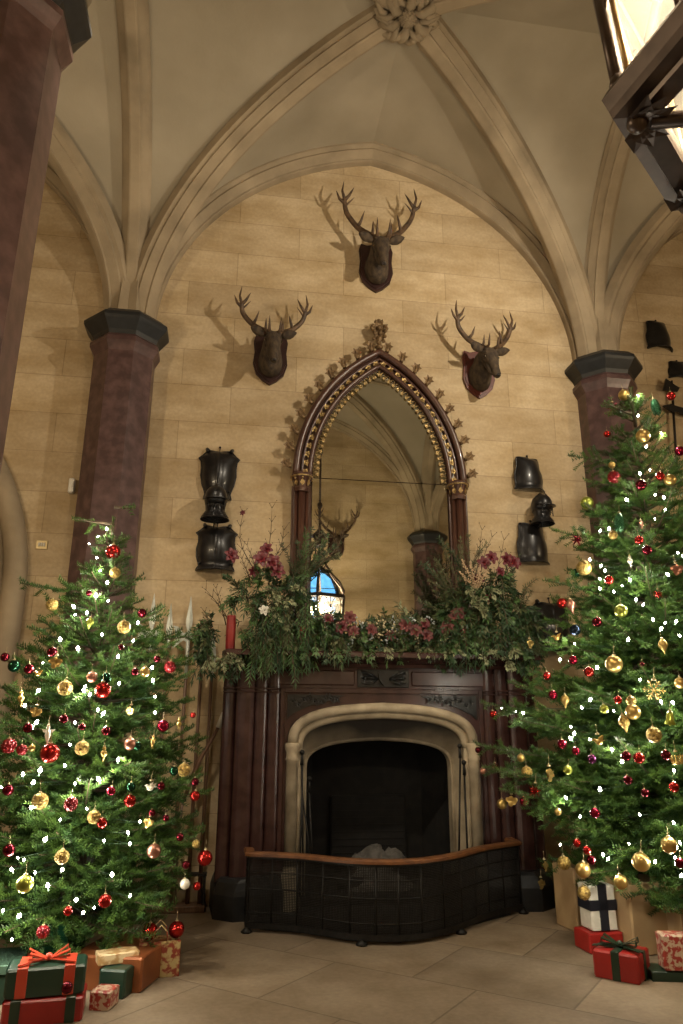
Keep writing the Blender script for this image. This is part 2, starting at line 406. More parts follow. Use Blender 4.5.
# ---------------------------------------------------------------- ceiling bosses
def boss(x, y, z, label):
    rt = root('ceiling_boss', (x, y, z), label, 'ceiling boss')
    b = MB(); b.lathe([(.0,-.10),(.10,-.09),(.24,-.02),(.30,.08),(.30,.30)], 16, (x,y,z)); part('boss_core', b, M['rib'], rt)
    s = MB(); s.ball((x,y,z-.12), .095, 14)
    for k in range(6):
        for j in range(9): a = 2*PI*j/9; rr = .09*math.sin((k+1)/7*PI/2*1.2); s.ball((x+rr*math.cos(a+k*.3), y+rr*math.sin(a+k*.3), z-.12-.09*math.cos((k+1)/7*PI/2*1.2)), .014, 6)
    part('seed_head', s, M['rib'], rt)
    for k in range(6):
        a = 2*PI*k/6+.35; l = MB(); c, s_ = math.cos(a), math.sin(a)
        path = [(x+c*r-s_*o, y+s_*r+c*o, z+h) for r, o, h in ((.08,0,-.10),(.17,.02,-.16),(.25,.06,-.10),(.31,.03,-.02),(.33,-.05,-.06),(.27,-.09,-.11),(.23,-.05,-.14))]
        l.tube(path, [.035,.05,.055,.05,.045,.035,.02], n=8)
        for sg in (-1, 1):
            p2 = [(x+c*r-s_*sg*o, y+s_*r+c*sg*o, z+h) for r, o, h in ((.14,.02,-.12),(.20,.09,-.15),(.27,.15,-.09),(.32,.13,-.03),(.30,.09,-.08))]
            l.tube(p2, [.028,.036,.034,.028,.015], n=7)
        part('carved_leaf', l, M['rib'], rt)
boss(-.02, -2.22, 9.05, 'carved stone leaf boss where the vault ribs meet at the top of the photo')
boss(0, -6.45, 8.96, 'carved stone leaf boss above the hanging lantern')

# little wall fittings on the left
p = at(42, 545, Y=0); sw = MB(); sw.box(p[0]-.06, p[0]+.06, -.014, 0, p[2]-.05, p[2]+.05, 0, .004)
so = root('light_switch', (p[0], 0, p[2]), 'small square switch plate on the stone wall beside the left column', 'switch')
part('switch_plate', sw, M['brass'], so)
for k in range(3):
    sk = MB(); sk.box(p[0]-.034+k*.025, p[0]-.018+k*.025, -.026, -.012, p[2]-.018, p[2]+.022, 0, .003); part('rocker', sk, M['white'], so)
p = at(72, 486, Y=-.02); b = MB(); b.box(p[0]-.03, p[0]+.03, -.07, 0, p[2]-.09, p[2]+.08, 0, .012); b.box(p[0]-.018, p[0]+.018, -.075, -.06, p[2]-.03, p[2]+.03, 0, .004)
single('motion_sensor', b, M['white'], 'small white sensor box on the wall at the edge of the left column', 'sensor')
# ================================================================ FIREPLACE
fp = root('fireplace', (0, 0, 0), 'dark maroon marble chimneypiece with a pale stone arch around a black hearth', 'fireplace')
# outer body with an arched hole
def fire_arch(a, zs, zt, n=16):     # depressed (Tudor) arch outline from left foot to right foot
    pts = []
    for i in range(n+1):
        th = PI-PI*i/n
        x = a*math.copysign(abs(math.cos(th))**.62, math.cos(th)); z = zs+(zt-zs)*(abs(math.sin(th))**.72)*(1-.11*abs(x)/a)
        pts.append((x, z))
    return pts
def around(mb, inner, y0, y1, x_out, z_top, zb=0.0, mi=0):
    """flat front panel between the arch outline and the rectangle, with reveal back to y1"""
    L = [(inner[0][0], zb)]+inner+[(inner[-1][0], zb)]
    for i in range(len(L)-1):
        (xa, za), (xb, zb_) = L[i], L[i+1]
        mb.add([(xa,y0,za),(xb,y0,zb_),(xb,y1,zb_),(xa,y1,za)], [(0,1,2,3)], mi)
        if abs(xa-xb) > 1e-6: mb.add([(xa,y0,za),(xb,y0,zb_),(xb,y0,z_top),(xa,y0,z_top)], [(0,1,2,3)], mi)
    mb.add([(-x_out,y0,zb),(L[0][0],y0,zb),(L[0][0],y0,z_top),(-x_out,y0,z_top)], [(0,1,2,3)], mi)
    mb.add([(L[-1][0],y0,zb),(x_out,y0,zb),(x_out,y0,z_top),(L[-1][0],y0,z_top)], [(0,1,2,3)], mi)
arch1 = fire_arch(.985, 1.50, 1.90)
b = MB(); around(b, arch1, -.36, -.02, 1.30, 2.04)
part('surround', b, M['mahog'], fp)
# framing beads round the spandrels
b = MB()
b.box(-1.02, 1.02, -.385, -.355, 1.99, 2.04, bev=.006); b.box(-1.06, -1.015, -.385, -.355, .3, 2.04, bev=.006); b.box(1.015, 1.06, -.385, -.355, .3, 2.04, bev=.006)
part('frame_bead', b, M['mahog'], fp)
# carved spandrels (dark triangular leaf panels)
for sg in (-1, 1):
    s = MB(); out = [(sg*.985,1.975),(sg*.40,1.97),(sg*.55,1.925),(sg*.78,1.86),(sg*.93,1.79),(sg*.985,1.74)]
    s.prism(out, lambda a, z: (a,-.385,z), lambda a, z: (a,-.355,z))
    for k in range(9):
        cx_, cz_ = sg*(.93-.055*k), 1.91-.04*math.sin(k*1.7)*(1-k/10)+.03*(k/9)
        for j in range(4):
            a = j*PI/2+k*.5; s.leaf((cx_,-.388,cz_), (math.cos(a),-.25,math.sin(a)), (0,-1,0), .055, .035)
        s.ball((cx_,-.39,cz_), .012, 8)
    part('carved_spandrel', s, M['carv'], fp, 'black carved leaf spandrel')
# frieze with panels and the carved centre
b = MB(); b.box(-1.30, 1.30, -.36, 0, 2.04, 2.27)
for x0, x1 in ((-1.22,-.30),(.30,1.22)): b.box(x0, x1, -.378, -.355, 2.07, 2.22, bev=.01)
part('frieze', b, M['mahog'], fp)
c = MB(); c.box(-.27, .27, -.382, -.355, 2.055, 2.235, bev=.006)
def shield(mb, x, z, w, h, y0, y1):
    o = [(x-w,z+h*.8),(x-w*.5,z+h*.95),(x,z+h*.85),(x+w*.5,z+h*.95),(x+w,z+h*.8),(x+w*.95,z),(x+w*.6,z-h*.6),(x,z-h),(x-w*.6,z-h*.6),(x-w*.95,z)]
    mb.prism(o, lambda a, q: (a,y0,q), lambda a, q: (a,y1,q))
shield(c, 0, 2.145, .055, .075, -.42, -.38)
for sg in (-1, 1):
    for k in range(3):
        c.tube([(sg*.06,-.39,2.14), (sg*(.12+.03*k),-.41,2.10+.05*k), (sg*(.18+.02*k),-.395,2.085+.06*k), (sg*.235,-.39,2.10+.045*k)], [.012,.018,.014,.005], n=6)
    for k in range(5): c.leaf((sg*(.09+.03*k),-.39,2.145), (sg*.5,-.3,(-1)**k*.9), (0,-1,0), .07, .04)
    c.ball((sg*.20,-.395,2.145), .022, 8)
part('carved_panel', c, M['carv'], fp, 'black carved panel with a small shield')
# shelf: moulded
def shelf_ring(x, yf, z): return [(-x,-.0,z),(-x,yf+.12,z),(-x+.04,yf,z),(x-.04,yf,z),(x,yf+.12,z),(x,-.0,z)]
b = MB(); b.loft([shelf_ring(*t) for t in ((1.52,-.44,2.25),(1.54,-.46,2.28),(1.56,-.50,2.29),(1.60,-.60,2.325),(1.66,-.66,2.335),(1.66,-.66,2.375),(1.645,-.645,2.39))], caps=True)
part('mantel_shelf', b, M['mahog'], fp)
# clustered pilasters each side (rolls and hollows)
for sg in (-1, 1):
    for (x0, x1, yf) in ((1.06,1.19,-.39),(1.19,1.32,-.43),(1.32,1.50,-.48),(1.50,1.63,-.41)):
        b = MB(); xm, hw = (x0+x1)/2*sg, (x1-x0)/2
        n = 9; sec = [(xm-hw, 0.0)]+[(xm-hw*math.copysign(abs(math.cos(PI*k/(n-1)))**.7, math.cos(PI*k/(n-1))), yf+.035-.035*math.sin(PI*k/(n-1))) for k in range(n)]+[(xm+hw, 0.0)]
        b.loft([[(a, y, z) for a, y in sec] for z in (.28, 2.0, 2.26)], caps=True)
        for z in (1.985, 2.02): b.box(xm-hw*1.03, xm+hw*1.03, yf-.012, yf+.04, z, z+.018, bev=.004)
        part('pilaster', b, M['mahog'], fp)
    b = MB()
    def pl(k, z): return [(sg*(1.02-k),-.0,z),(sg*(1.02-k),-.44-k,z),(sg*(1.20-k),-.58-k,z),(sg*(1.42+k),-.62-k,z),(sg*(1.60+k),-.48-k,z),(sg*(1.64+k),-.0,z)]
    rg = [pl(.03,0), pl(.03,.20), pl(.02,.24), pl(0,.30), pl(-.03,.33)]
    if sg < 0: rg = [list(reversed(r_)) for r_ in rg]
    b.loft(rg, caps=True); part('plinth', b, M['slate'], fp, 'black polished plinth')
# pale stone arch: outer roll with capitals and jambs
b = MB(); ao = fire_arch(.93, 1.50, 1.855, 26)
b.tube([(x,-.38,z) for x, z in ao], .050, n=10)
ai = fire_arch(.865, 1.46, 1.79, 26)
b.tube([(x,-.33,z) for x, z in ai], .045, n=8)
for sg in (-1, 1):
    b.lathe([(.058,0),(.058,1.34),(.066,1.355),(.060,1.37),(.060,1.42),(.070,1.45),(.074,1.49),(.064,1.51)], 12, (sg*.93,-.38,0), smooth=True)
    b.lathe([(.085,0),(.085,.30),(.07,.36),(.058,.40)], 8, (sg*.93,-.38,0), smooth=False)
    b.tube([(sg*.865,-.33,0), (sg*.865,-.33,1.46)], .042, n=8)
part('stone_arch', b, M['stone'], fp, 'pale carved stone arch')
# splayed inner stone ring
b = MB(); a2 = fire_arch(.86, 1.45, 1.77, 26); a3 = fire_arch(.775, 1.26, 1.55, 26)
f2 = [(-.86,0)]+a2+[(.86,0)]; f3 = [(-.775,0)]+a3+[(.775,0)]
b.loft([[(x,-.32,z) for x, z in f2], [(x,-.12,z) for x, z in f3], [(x,.05,z) for x, z in f3]], closed=False)
b.tube([(x,-.12,z) for x, z in f3], .022, n=6)
part('inner_arch', b, M['sootstone'], fp, 'splayed pale stone inner arch')
# firebox
b = MB()
b.add([(-.98,.02,0),(-.62,.58,0),(.62,.58,0),(.98,.02,0),(-.98,.02,1.9),(-.62,.58,1.7),(.62,.58,1.7),(.98,.02,1.9)], [(0,1,5,4),(1,2,6,5),(2,3,7,6),(4,5,6,7)])
b.box(-.42, .42, .50, .56, .25, .95, bev=.02)
for k in range(9): b.box(-.40, .40, .492, .502, .30+.07*k, .302+.07*k+.006)
b.box(-.95, .95, -.30, .58, 0.0, .10, bev=.01)
part('firebox', b, M['soot'], fp, 'soot black firebox with an iron fireback')
b = MB(); b.prism([(-1.25,-.60),(-1.22,-.92),(-.85,-1.10),(-.5,-1.38),(-.12,-1.48),(.28,-1.32),(.6,-1.05),(1.1,-.72),(1.15,-.60)], lambda a, q: (a,q,.03), lambda a, q: (a,q,.0))
b.prism([(-.99,-.60),(-.99,-.2),(.99,-.2),(.99,-.60)], lambda a, q: (a,q,.03), lambda a, q: (a,q,.0))
part('hearthstone', b, M['soot'], fp, 'black hearth slab')
# ash heap
an = MB(); rr = random.Random(5); g = []
for i in range(15):
    row = []
    for j in range(11):
        x = .04-.42+.84*i/14; y = -.06+.48*j/10; d = 1-((x-.04)/.42)**2-((y-.18)/.24)**2
        row.append((x, y, .10+max(0, d)**.6*.36*(.85+.3*rr.random())))
    g.append(row)
an.loft(g, closed=False, smooth=False)
for k in range(16):
    a = rr.random()*2*PI; r_ = rr.random()*.3; an.ball((.04+math.cos(a)*r_, .16+math.sin(a)*r_*.5, .14+.34*(1-r_/.32)), .02+.025*rr.random(), 7, smooth=False)
single('ash_heap', an, M['ash'], 'heap of pale grey ash and burnt wood in the black hearth', 'ash')
lg = MB()
for x0, y0, z0, x1, y1, z1 in ((-.42,.02,.16,.40,.06,.18),(-.35,.12,.24,.45,-.02,.27)):
    lg.tube([(x0,y0,z0),((x0+x1)/2,(y0+y1)/2,(z0+z1)/2+.02),(x1,y1,z1)], [.05,.055,.045], n=9)
single('burnt_logs', lg, M['soot'], 'charred black logs lying across the hearth behind the fender', 'logs')

# fire tools leaning in the arch
def tool(x, y, ztop, kind, lean, label):
    rt = root('fire_tool', (x, y, .10), label, 'fire tool', None)
    s = MB(); s.tube([(x,y,.14),(x+lean,y+.05,ztop)], .010, n=7); part('rod', s, M['iron'], rt)
    h = MB(); h.tube([(x+lean,y+.05,ztop),(x+lean,y+.05,ztop+.10)], [.018,.012], n=8); h.ball((x+lean,y+.05,ztop+.12), .026, 10); part('handle', h, M['iron'], rt)
    e = MB()
    if kind == 'tongs':
        e.tube([(x-.03,y,.14),(x-.035,y,.6),(x+lean*.8,y+.04,ztop*.8)], .009, n=6); e.tube([(x+.05,y,.14),(x+.045,y,.6),(x+lean*.8,y+.04,ztop*.8)], .009, n=6)
    elif kind == 'shovel':
        e.box(x-.07, x+.07, y-.012, y+.004, .11, .30, bev=.004)
    else:
        e.tube([(x,y,.30),(x+.05,y-.02,.25),(x+.045,y-.03,.19)], [.009,.009,.004], n=6)
    part(kind if kind != 'poker' else 'hook', e, M['iron'], rt)
tool(-.80, -.42, 1.30, 'tongs', -.03, 'long iron fire tongs leaning in the left side of the stone arch')
tool(-.70, -.40, 1.05, 'poker', -.05, 'iron poker in the left side of the arch, right of the tongs')
tool(.70, -.42, 1.36, 'shovel', .09, 'iron fire shovel leaning against the right side of the stone arch')
tool(.80, -.44, 1.20, 'poker', .02, 'thin iron poker standing in the right side of the arch')

# serpentine fender
PF = [(-1.34,-.72),(-1.335,-.99),(-1.10,-1.07),(-.90,-1.17),(-.70,-1.33),(-.50,-1.47),(-.30,-1.54),(-.12,-1.56),(.08,-1.51),(.30,-1.39),(.50,-1.22),(.68,-1.04),(.86,-.89),(1.05,-.77),(1.24,-.66),(1.25,-.40)]
def crom(P, m=7):
    out = []
    for i in range(len(P)-1):
        p0, p1, p2, p3 = P[max(i-1,0)], P[i], P[i+1], P[min(i+2,len(P)-1)]
        for k in range(m):
            t = k/m
            out.append(tuple(.5*((2*b)+(-a+c)*t+(2*a-5*b+4*c-d)*t*t+(-a+3*b-3*c+d)*t**3) for a, b, c, d in zip(p0, p1, p2, p3)))
    out.append(P[-1]); return out
front = crom(PF[1:-1])
FL = [PF[0]]+front+[PF[-1]]
fd = root('fire_fender', (-.05, -1.1, 0), 'serpentine black mesh fender with a copper brown padded top rail before the hearth', 'fireguard')
def offset(L, d):
    out = []
    for i, p in enumerate(L):
        a, b_ = L[max(i-1,0)], L[min(i+1,len(L)-1)]; t = Vector((b_[0]-a[0], b_[1]-a[1])); t.normalize(); out.append((p[0]+t.y*d, p[1]-t.x*d))
    return out
ou, iu = offset(FL, .035), offset(FL, -.055)
t = MB(); t.loft([[(*ou[i],.585),(*ou[i],.605),(*offset(FL,.02)[i],.618),(*offset(FL,-.04)[i],.618),(*iu[i],.605),(*iu[i],.585)] for i in range(len(FL))], caps=True)
part('top_rail', t, M['leather'], fd, 'copper brown top rail')
t = MB()
for z0, z1 in ((.03,.075),(.565,.585)): t.loft([[(*offset(FL,.012)[i],z0),(*offset(FL,.012)[i],z1),(*offset(FL,-.012)[i],z1),(*offset(FL,-.012)[i],z0)] for i in range(len(FL))], caps=True)
for z in (.15,.33,.46): t.tube([(x,y,z) for x, y in FL], .006, n=5)
for i in range(0, len(FL), 7):
    x, y = FL[i]; t.tube([(x,y,.06),(x,y,.58)], .009, n=6)
part('frame', t, M['iron'], fd)
# fine wire mesh with open cells
t = MB(); acc = 0
seg = [0]
for i in range(1, len(FL)): seg.append(seg[-1]+math.hypot(FL[i][0]-FL[i-1][0], FL[i][1]-FL[i-1][1]))
nw = 250
for k in range(nw):
    s_ = seg[-1]*k/(nw-1); i = max(j for j in range(len(seg)) if seg[j] <= s_+1e-9); i = min(i, len(FL)-2); u = (s_-seg[i])/(seg[i+1]-seg[i])
    x = FL[i][0]+(FL[i+1][0]-FL[i][0])*u; y = FL[i][1]+(FL[i+1][1]-FL[i][1])*u
    t.tube([(x,y,.07),(x,y,.57)], .0042, n=3, caps=False, smooth=False)
for k in range(40): t.tube([(x,y,.08+.49*k/40) for x, y in FL[::2]], .0038, n=3, caps=False, smooth=False)
part('wire_mesh', t, M['iron'], fd)
for i in (1, len(FL)//3, 2*len(FL)//3, len(FL)-2):
    x, y = FL[i]; t = MB(); t.lathe([(.045,0),(.05,.012),(.03,.028),(.018,.04)], 10, (x,y-.02,0)); part('foot', t, M['iron'], fd)

# ================================================================ MIRROR
MX, MYB = .06, -.03
mi_ = root('overmantel_mirror', (MX, MYB, 2.39), 'tall pointed gothic mirror in a dark wood frame with gilt leaf carving above the mantel', 'mirror')
SZ = 4.42
def parch(a, h, n=24, up=True):
    R = (a*a+h*h)/(2*a); k = R-a; th = math.acos(k/R)
    L = [(-(R*math.cos(th*i/n)-k), R*math.sin(th*i/n)) for i in range(n+1)]
    return L+[(-x, z) for x, z in reversed(L[:-1])]
inner = parch(.80, 1.44); outer = parch(1.03, 1.71)
g = MB(); g.prism([(MX-.80,2.392),(MX+.80,2.392),(MX+.80,SZ-.006),(MX-.80,SZ-.006)], lambda a, z: (a,-.075,z), lambda a, z: (a,-.05,z))
part('lower_glass', g, M['mirror'], mi_)
g = MB(); g.prism([(MX+x, SZ+.004+z) for x, z in inner], lambda a, z: (a,-.075,z), lambda a, z: (a,-.05,z))
part('upper_glass', g, M['mirror'], mi_)
g = MB(); g.prism([(MX-1.0,2.392),(MX+1.0,2.392),(MX+1.0,SZ)]+[(MX+x, SZ+z) for x, z in reversed(outer)]+[(MX-1.0,SZ)], lambda a, z: (a,-.045,z), lambda a, z: (a,-.004,z))
part('backboard', g, M['wood'], mi_)
# arch mouldings: outer roll, hollow, inner roll
for a, h, r, y in ((.995,1.67,.042,-.13),(.925,1.585,.018,-.11),(.835,1.485,.026,-.115)):
    g = MB(); g.tube([(MX+x, y, SZ+z) for x, z in parch(a, h)], r, n=9); part('arch_moulding', g, M['wood'], mi_)
g = MB(); o = parch(.99,1.665); i_ = parch(.80,1.44)
g.loft([[(MX+o[k][0],-.05,SZ+o[k][1]),(MX+o[k][0],-.085,SZ+o[k][1]),(MX+i_[k][0],-.085,SZ+i_[k][1]),(MX+i_[k][0],-.05,SZ+i_[k][1])] for k in range(len(o))], caps=True)
part('arch_board', g, M['wood'], mi_)
def along(L, cnt, skip0=0.0):
    seg = [0]
    for i in range(1, len(L)): seg.append(seg[-1]+math.hypot(L[i][0]-L[i-1][0], L[i][1]-L[i-1][1]))
    res = []
    for k in range(cnt):
        s_ = seg[-1]*(k+.5)/cnt; i = max(j for j in range(len(seg)) if seg[j] <= s_); i = min(i, len(L)-2)
        u = (s_-seg[i])/(seg[i+1]-seg[i]); tx, tz = L[i+1][0]-L[i][0], L[i+1][1]-L[i][1]; q = math.hypot(tx, tz)
        res.append((L[i][0]+tx*u, L[i][1]+tz*u, tx/q, tz/q))
    return res
for x, z, tx, tz in along(parch(.885,1.535), 34):      # gilt rosettes in the hollow
    r_ = MB(); c = (MX+x,-.115,SZ+z)
    for k in range(5):
        a = 2*PI*k/5+x*3; r_.leaf(c, (math.cos(a),-.35,math.sin(a)), (0,-1,0), .046, .036)
    r_.ball((c[0],c[1]-.012,c[2]), .013, 7)
    part('rosette', r_, M['gilt'], mi_, 'gilt rosette')
for x, z, tx, tz in along(parch(1.045,1.73), 20):      # crockets up the outside
    nx, nz = -tz, tx; r_ = MB(); b0 = Vector((MX+x,-.12,SZ+z)); n_ = Vector((nx,0,nz)); t_ = Vector((tx,0,tz))*(1 if x < 0 else -1)
    r_.tube([b0, b0+n_*.05+t_*.01, b0+n_*.095+t_*.04, b0+n_*.08+t_*.075], [.026,.022,.024,.014], n=7)
    for k in range(6):
        a = 2*PI*k/6; r_.leaf(b0+n_*.07+t_*.03, n_*math.cos(a)+t_*math.sin(a)+Vector((0,-.5,0)), (0,-1,0), .075, .06)
    r_.ball(tuple(b0+n_*.10+t_*.06), .017, 7)
    part('crocket', r_, M['gilt2'], mi_, 'dull gilt leaf crocket')
for x, z, tx, tz in along(parch(.80,1.44), 46):        # pendant gilt tracery inside the arch
    nx, nz = tz, -tx; r_ = MB(); b0 = Vector((MX+x,-.10,SZ+z)); n_ = Vector((nx,0,nz)); t_ = Vector((tx,0,tz))
    r_.tube([b0-t_*.028, b0+n_*.03-t_*.012, b0+n_*.05, b0+n_*.03+t_*.012, b0+t_*.028], .0065, n=5)
    for k in (-1, 0, 1): r_.leaf(b0+n_*.045, n_+t_*k*.9+Vector((0,-.2,0)), (0,-1,0), .036, .022)
    part('tracery_leaf', r_, M['gilt'], mi_, 'gilt pendant tracery')
# finial (fleur cross)
f = MB(); zt = SZ+1.71; c = Vector((MX,-.12,zt))
f.lathe([(.03,0),(.055,.03),(.03,.06),(.026,.12),(.05,.15),(.03,.18)], 8, tuple(c))
for zc, rr_, n in ((.16,.10,6),(.30,.12,7)):
    for k in range(n):
        a = 2*PI*k/n+.3
        d = Vector((math.cos(a),-.25,math.sin(a)))
        f.leaf(c+Vector((0,0,zc)), d, (0,-1,0), rr_, .07, curl=-.2)
        f.ball(tuple(c+Vector((0,0,zc))+d*rr_*.72), .024, 7)
for sx in (-1, 1): f.tube([c+Vector((0,0,.22)), c+Vector((sx*.06,0,.24)), c+Vector((sx*.10,-.01,.30)), c+Vector((sx*.075,-.02,.34))], [.02,.022,.022,.014], n=7)
f.ball(tuple(c+Vector((0,-.03,.29))), .035, 8); f.ball(tuple(c+Vector((0,0,.40))), .03, 8)
part('finial', f, M['gilt2'], mi_, 'dull gilt leafy finial')
# colonnettes
for sg in (-1, 1):
    x = MX+sg*.925
    for dx, r_ in ((-.062,.026),(0,.040),(.062,.026)):
        s = MB(); s.lathe([(r_*1.5,2.40-2.4),(r_*1.5,.06),(r_,.10),(r_,1.86)], 10, (x+dx,-.12-(.02 if dx == 0 else 0),2.395)); part('colonnette', s, M['wood'], mi_)
    s = MB(); s.box(x-.11, x+.11, -.10, -.045, 2.395, 4.30); part('side_board', s, M['wood'], mi_)
    s = MB(); s.loft([octa(r_, x, -.115, z) for r_, z in ((.09,4.22),(.095,4.26),(.085,4.28),(.10,4.34),(.125,4.38),(.13,4.42),(.11,4.44))], caps=True)
    part('capital', s, M['wood'], mi_)
    s = MB()
    for k in range(8):
        a = 2*PI*k/8; s.leaf((x+.085*math.cos(a),-.115+.085*math.sin(a),4.28), (math.cos(a)*.4,math.sin(a)*.4,1), (math.cos(a),math.sin(a),0), .085, .06)
        s.ball((x+.12*math.cos(a),-.115+.12*math.sin(a),4.365), .014, 6)
    s.lathe([(.128,4.385),(.136,4.395),(.128,4.405)], 16, (x,-.115,0)); part('gilt_leaf_band', s, M['gilt'], mi_, 'gilt leaves round the capital')
# ================================================================ STAG HEADS (local frame: wall plane y=0, +z up, faces -y)
def ell(c, d, rx, rz, n=14, up=(0,0,1)):
    c = Vector(c); d = Vector(d).normalized(); sx = d.cross(Vector(up)).normalized(); w = sx.cross(d)
    return [c+sx*(rx*math.cos(2*PI*k/n))+w*(rz*math.sin(2*PI*k/n)) for k in range(n)]
def antler(sg, spread, rise, tines, seed):
    r_ = random.Random(seed); a = MB()
    P = [Vector((sg*x*spread, y, z*rise)) for x, y, z in ((.10,-.36,.0),(.28,-.31,.12),(.60,-.25,.33),(.90,-.24,.62),(.98,-.28,.86))]
    base = Vector((0,0,.585))
    P = [p+base for p in P]
    sm = []
    for i in range(len(P)-1):
        p0, p1, p2, p3 = P[max(i-1,0)], P[i], P[i+1], P[min(i+2,len(P)-1)]
        for k in range(5):
            t = k/5; sm.append(.5*((2*p1)+(p2-p0)*t+(2*p0-5*p1+4*p2-p3)*t*t+(3*p1-p0-3*p2+p3)*t**3))
    sm.append(P[-1]); n = len(sm)
    a.tube(sm, [.039-.014*i/(n-1) for i in range(n)], n=8)
    a.lathe([(.034,-.012),(.042,0),(.034,.014)], 10, tuple(sm[0]))
    def tine(i, dirs, L, r0=.020):
        b0 = sm[i]; d1, d2 = Vector(dirs[0]).normalized(), Vector(dirs[1]).normalized()
        p1 = b0+d1*L*.4; p2 = p1+d2*L*.6
        a.tube([b0, b0+d1*L*.2, p1, p1+d2*L*.3, p2], [r0*1.1, r0, r0*.8, r0*.55, .002], n=6)
    tine(1, ((sg*.15,-1,.15),(sg*.05,-.35,1)), .27*tines)       # brow tine
    tine(4, ((sg*.1,-1,.35),(0,-.2,1)), .20*tines)              # bay tine
    tine(10, ((-sg*.35,-.8,.5),(-sg*.3,-.2,1)), .22*tines)      # tray tine
    e = len(sm)-1
    tine(e, ((sg*.25,-.1,1),(-sg*.15,.1,1)), .27*tines, .017)
    tine(e-2, ((sg*.9,-.2,.6),(sg*.35,0,1)), .20*tines)
    tine(e-1, ((-sg*.7,-.3,.8),(-sg*.45,.1,1)), .23*tines)
    tine(e-3, ((-sg*.7,-.5,.5),(-sg*.6,0,.8)), .17*tines, .013)
    return a
def stag(x, z, s, yaw, tilt, pm, spread, rise, tines, label, seed, wy=0.0, face=0.0):
    rt = root('mounted_stag_head', (x, wy, z), label, 'stag head', 'mounted stag heads')
    rt.rotation_euler = (0, 0, face); rt.scale = (s, s, s)
    p = MB(); o = [(-.20,.54),(-.175,.62),(-.10,.60),(0,.63),(.10,.60),(.175,.62),(.20,.54),(.185,.40),(.20,.25),(.16,.12),(.08,.04),(0,-.01),(-.08,.04),(-.16,.12),(-.20,.25),(-.185,.40)]
    p.prism(o, lambda a, q: (a,-.035,q), lambda a, q: (a,0,q)); p.prism([(a*.9,.31+(q-.31)*.9) for a, q in o], lambda a, q: (a,-.048,q), lambda a, q: (a,-.03,q))
    part('plaque', p, pm, rt, local=True)
    R = Matrix.Rotation(yaw, 4, 'Z') @ Matrix.Rotation(tilt, 4, 'X')
    piv = Vector((0,-.24,.44))
    def tf(v): return tuple(piv+Vector((0,.07,-.01))+(R@(Vector(v)-piv)))
    h = MB()
    sec = [((0,-.02,.27),(0,-1,.25),.145,.215),((0,-.09,.29),(0,-1,.4),.135,.20),((0,-.17,.34),(0,-.9,.6),.115,.165),((0,-.25,.42),(0,-.7,.8),.100,.135),
           ((0,-.31,.50),(0,-.9,.5),.098,.110),((0,-.37,.525),(0,-1,-.05),.098,.098),((0,-.43,.515),(0,-1,-.3),.094,.088),((0,-.49,.485),(0,-1,-.45),.078,.076),
           ((0,-.56,.445),(0,-1,-.5),.058,.062),((0,-.63,.405),(0,-1,-.5),.050,.052),((0,-.685,.375),(0,-1,-.5),.050,.048),((0,-.715,.358),(0,-1,-.5),.036,.034),((0,-.725,.353),(0,-1,-.5),.012,.012)]
    rings = []
    for i, (c, d, rx, rz) in enumerate(sec):
        ring = ell(c, d, rx, rz)
        if i > 3: ring = [Vector(tf(q)) for q in ring]
        elif i == 3: ring = [(q+Vector(tf(q)))/2 for q in ring]
        rings.append(ring)
    h.loft(rings, smooth=True, caps=True)
    # brow ridge / pedicles, cheeks
    for sg in (-1, 1):
        h.ball(tf((sg*.062,-.425,.555)), .030, 8); h.ball(tf((sg*.055,-.37,.59)), .034, 8)
        h.tube([tf((sg*.04,-.46,.44)), tf((sg*.04,-.56,.40)), tf((sg*.03,-.64,.36))], [.045,.032,.022], n=8)
        # ear: cupped leaf with thickness
        b0 = Vector((sg*.085,-.345,.56)); d = Vector((sg*1,.02,.38)).normalized()
        rr = []
        for t, w in ((0,.022),(.2,.042),(.5,.055),(.75,.042),(.93,.018),(1,.003)):
            c = b0+d*.19*t; upv = Vector((-sg*.38,0,1)).normalized(); fr = Vector((0,-1,0))
            rr.append([Vector(tf(c+upv*w*math.cos(a)+fr*(w*.35*math.sin(a)-.018*math.cos(a)**2*0+.012*(1-abs(math.cos(a))))) ) for a in [2*PI*k/10 for k in range(10)]])
        h.loft(rr, smooth=True, caps=True)
    part('head', h, M['fur'], rt, local=True)
    n_ = MB(); n_.ball(tf((0,-.712,.372)), .030, 10, sz=.75); 
    for sg in (-1, 1): n_.ball(tf((sg*.018,-.733,.372)), .009, 6)
    part('nose', n_, M['nose'], rt, 'dark wet looking nose', local=True)
    for sg in (-1, 1):
        e = MB(); e.ball(tf((sg*.086,-.445,.525)), .017, 10); part('eye', e, M['eye'], rt, local=True)
        a = antler(sg, spread, rise, tines, seed+sg); Rz = Matrix.Rotation(yaw, 4, 'Z'); bo_ = Vector((0,-.36,.585)); bn_ = Vector(tf(bo_)); a.v = [tuple(bn_+Rz@(Vector(v)-bo_)) for v in a.v]
        part('antler', a, M['antler'], rt, local=True)
    return rt
stag(-1.27, 5.60, 1.04, .08, .72, M['plaque_dark'], .38, .46, .85, 'stag head with wide antlers on a dark shield, lower left of the mirror point', 3)
stag(.05, 7.02, 1.12, .0, .76, M['plaque_dark'], .42, .66, .95, 'dark stag head with the tallest antlers, highest on the wall above the mirror', 9)
stag(1.36, 5.62, 1.04, .18, .70, M['plaque_red'], .37, .50, .85, 'stag head on a red brown shield turned aside, lower right of the mirror point', 15)
stag(.75, 5.5, 1.0, 0, .6, M['plaque_dark'], .45, .62, 1.0, 'stag head on the opposite wall, seen reflected low in the mirror', 21, wy=-8.6, face=PI)

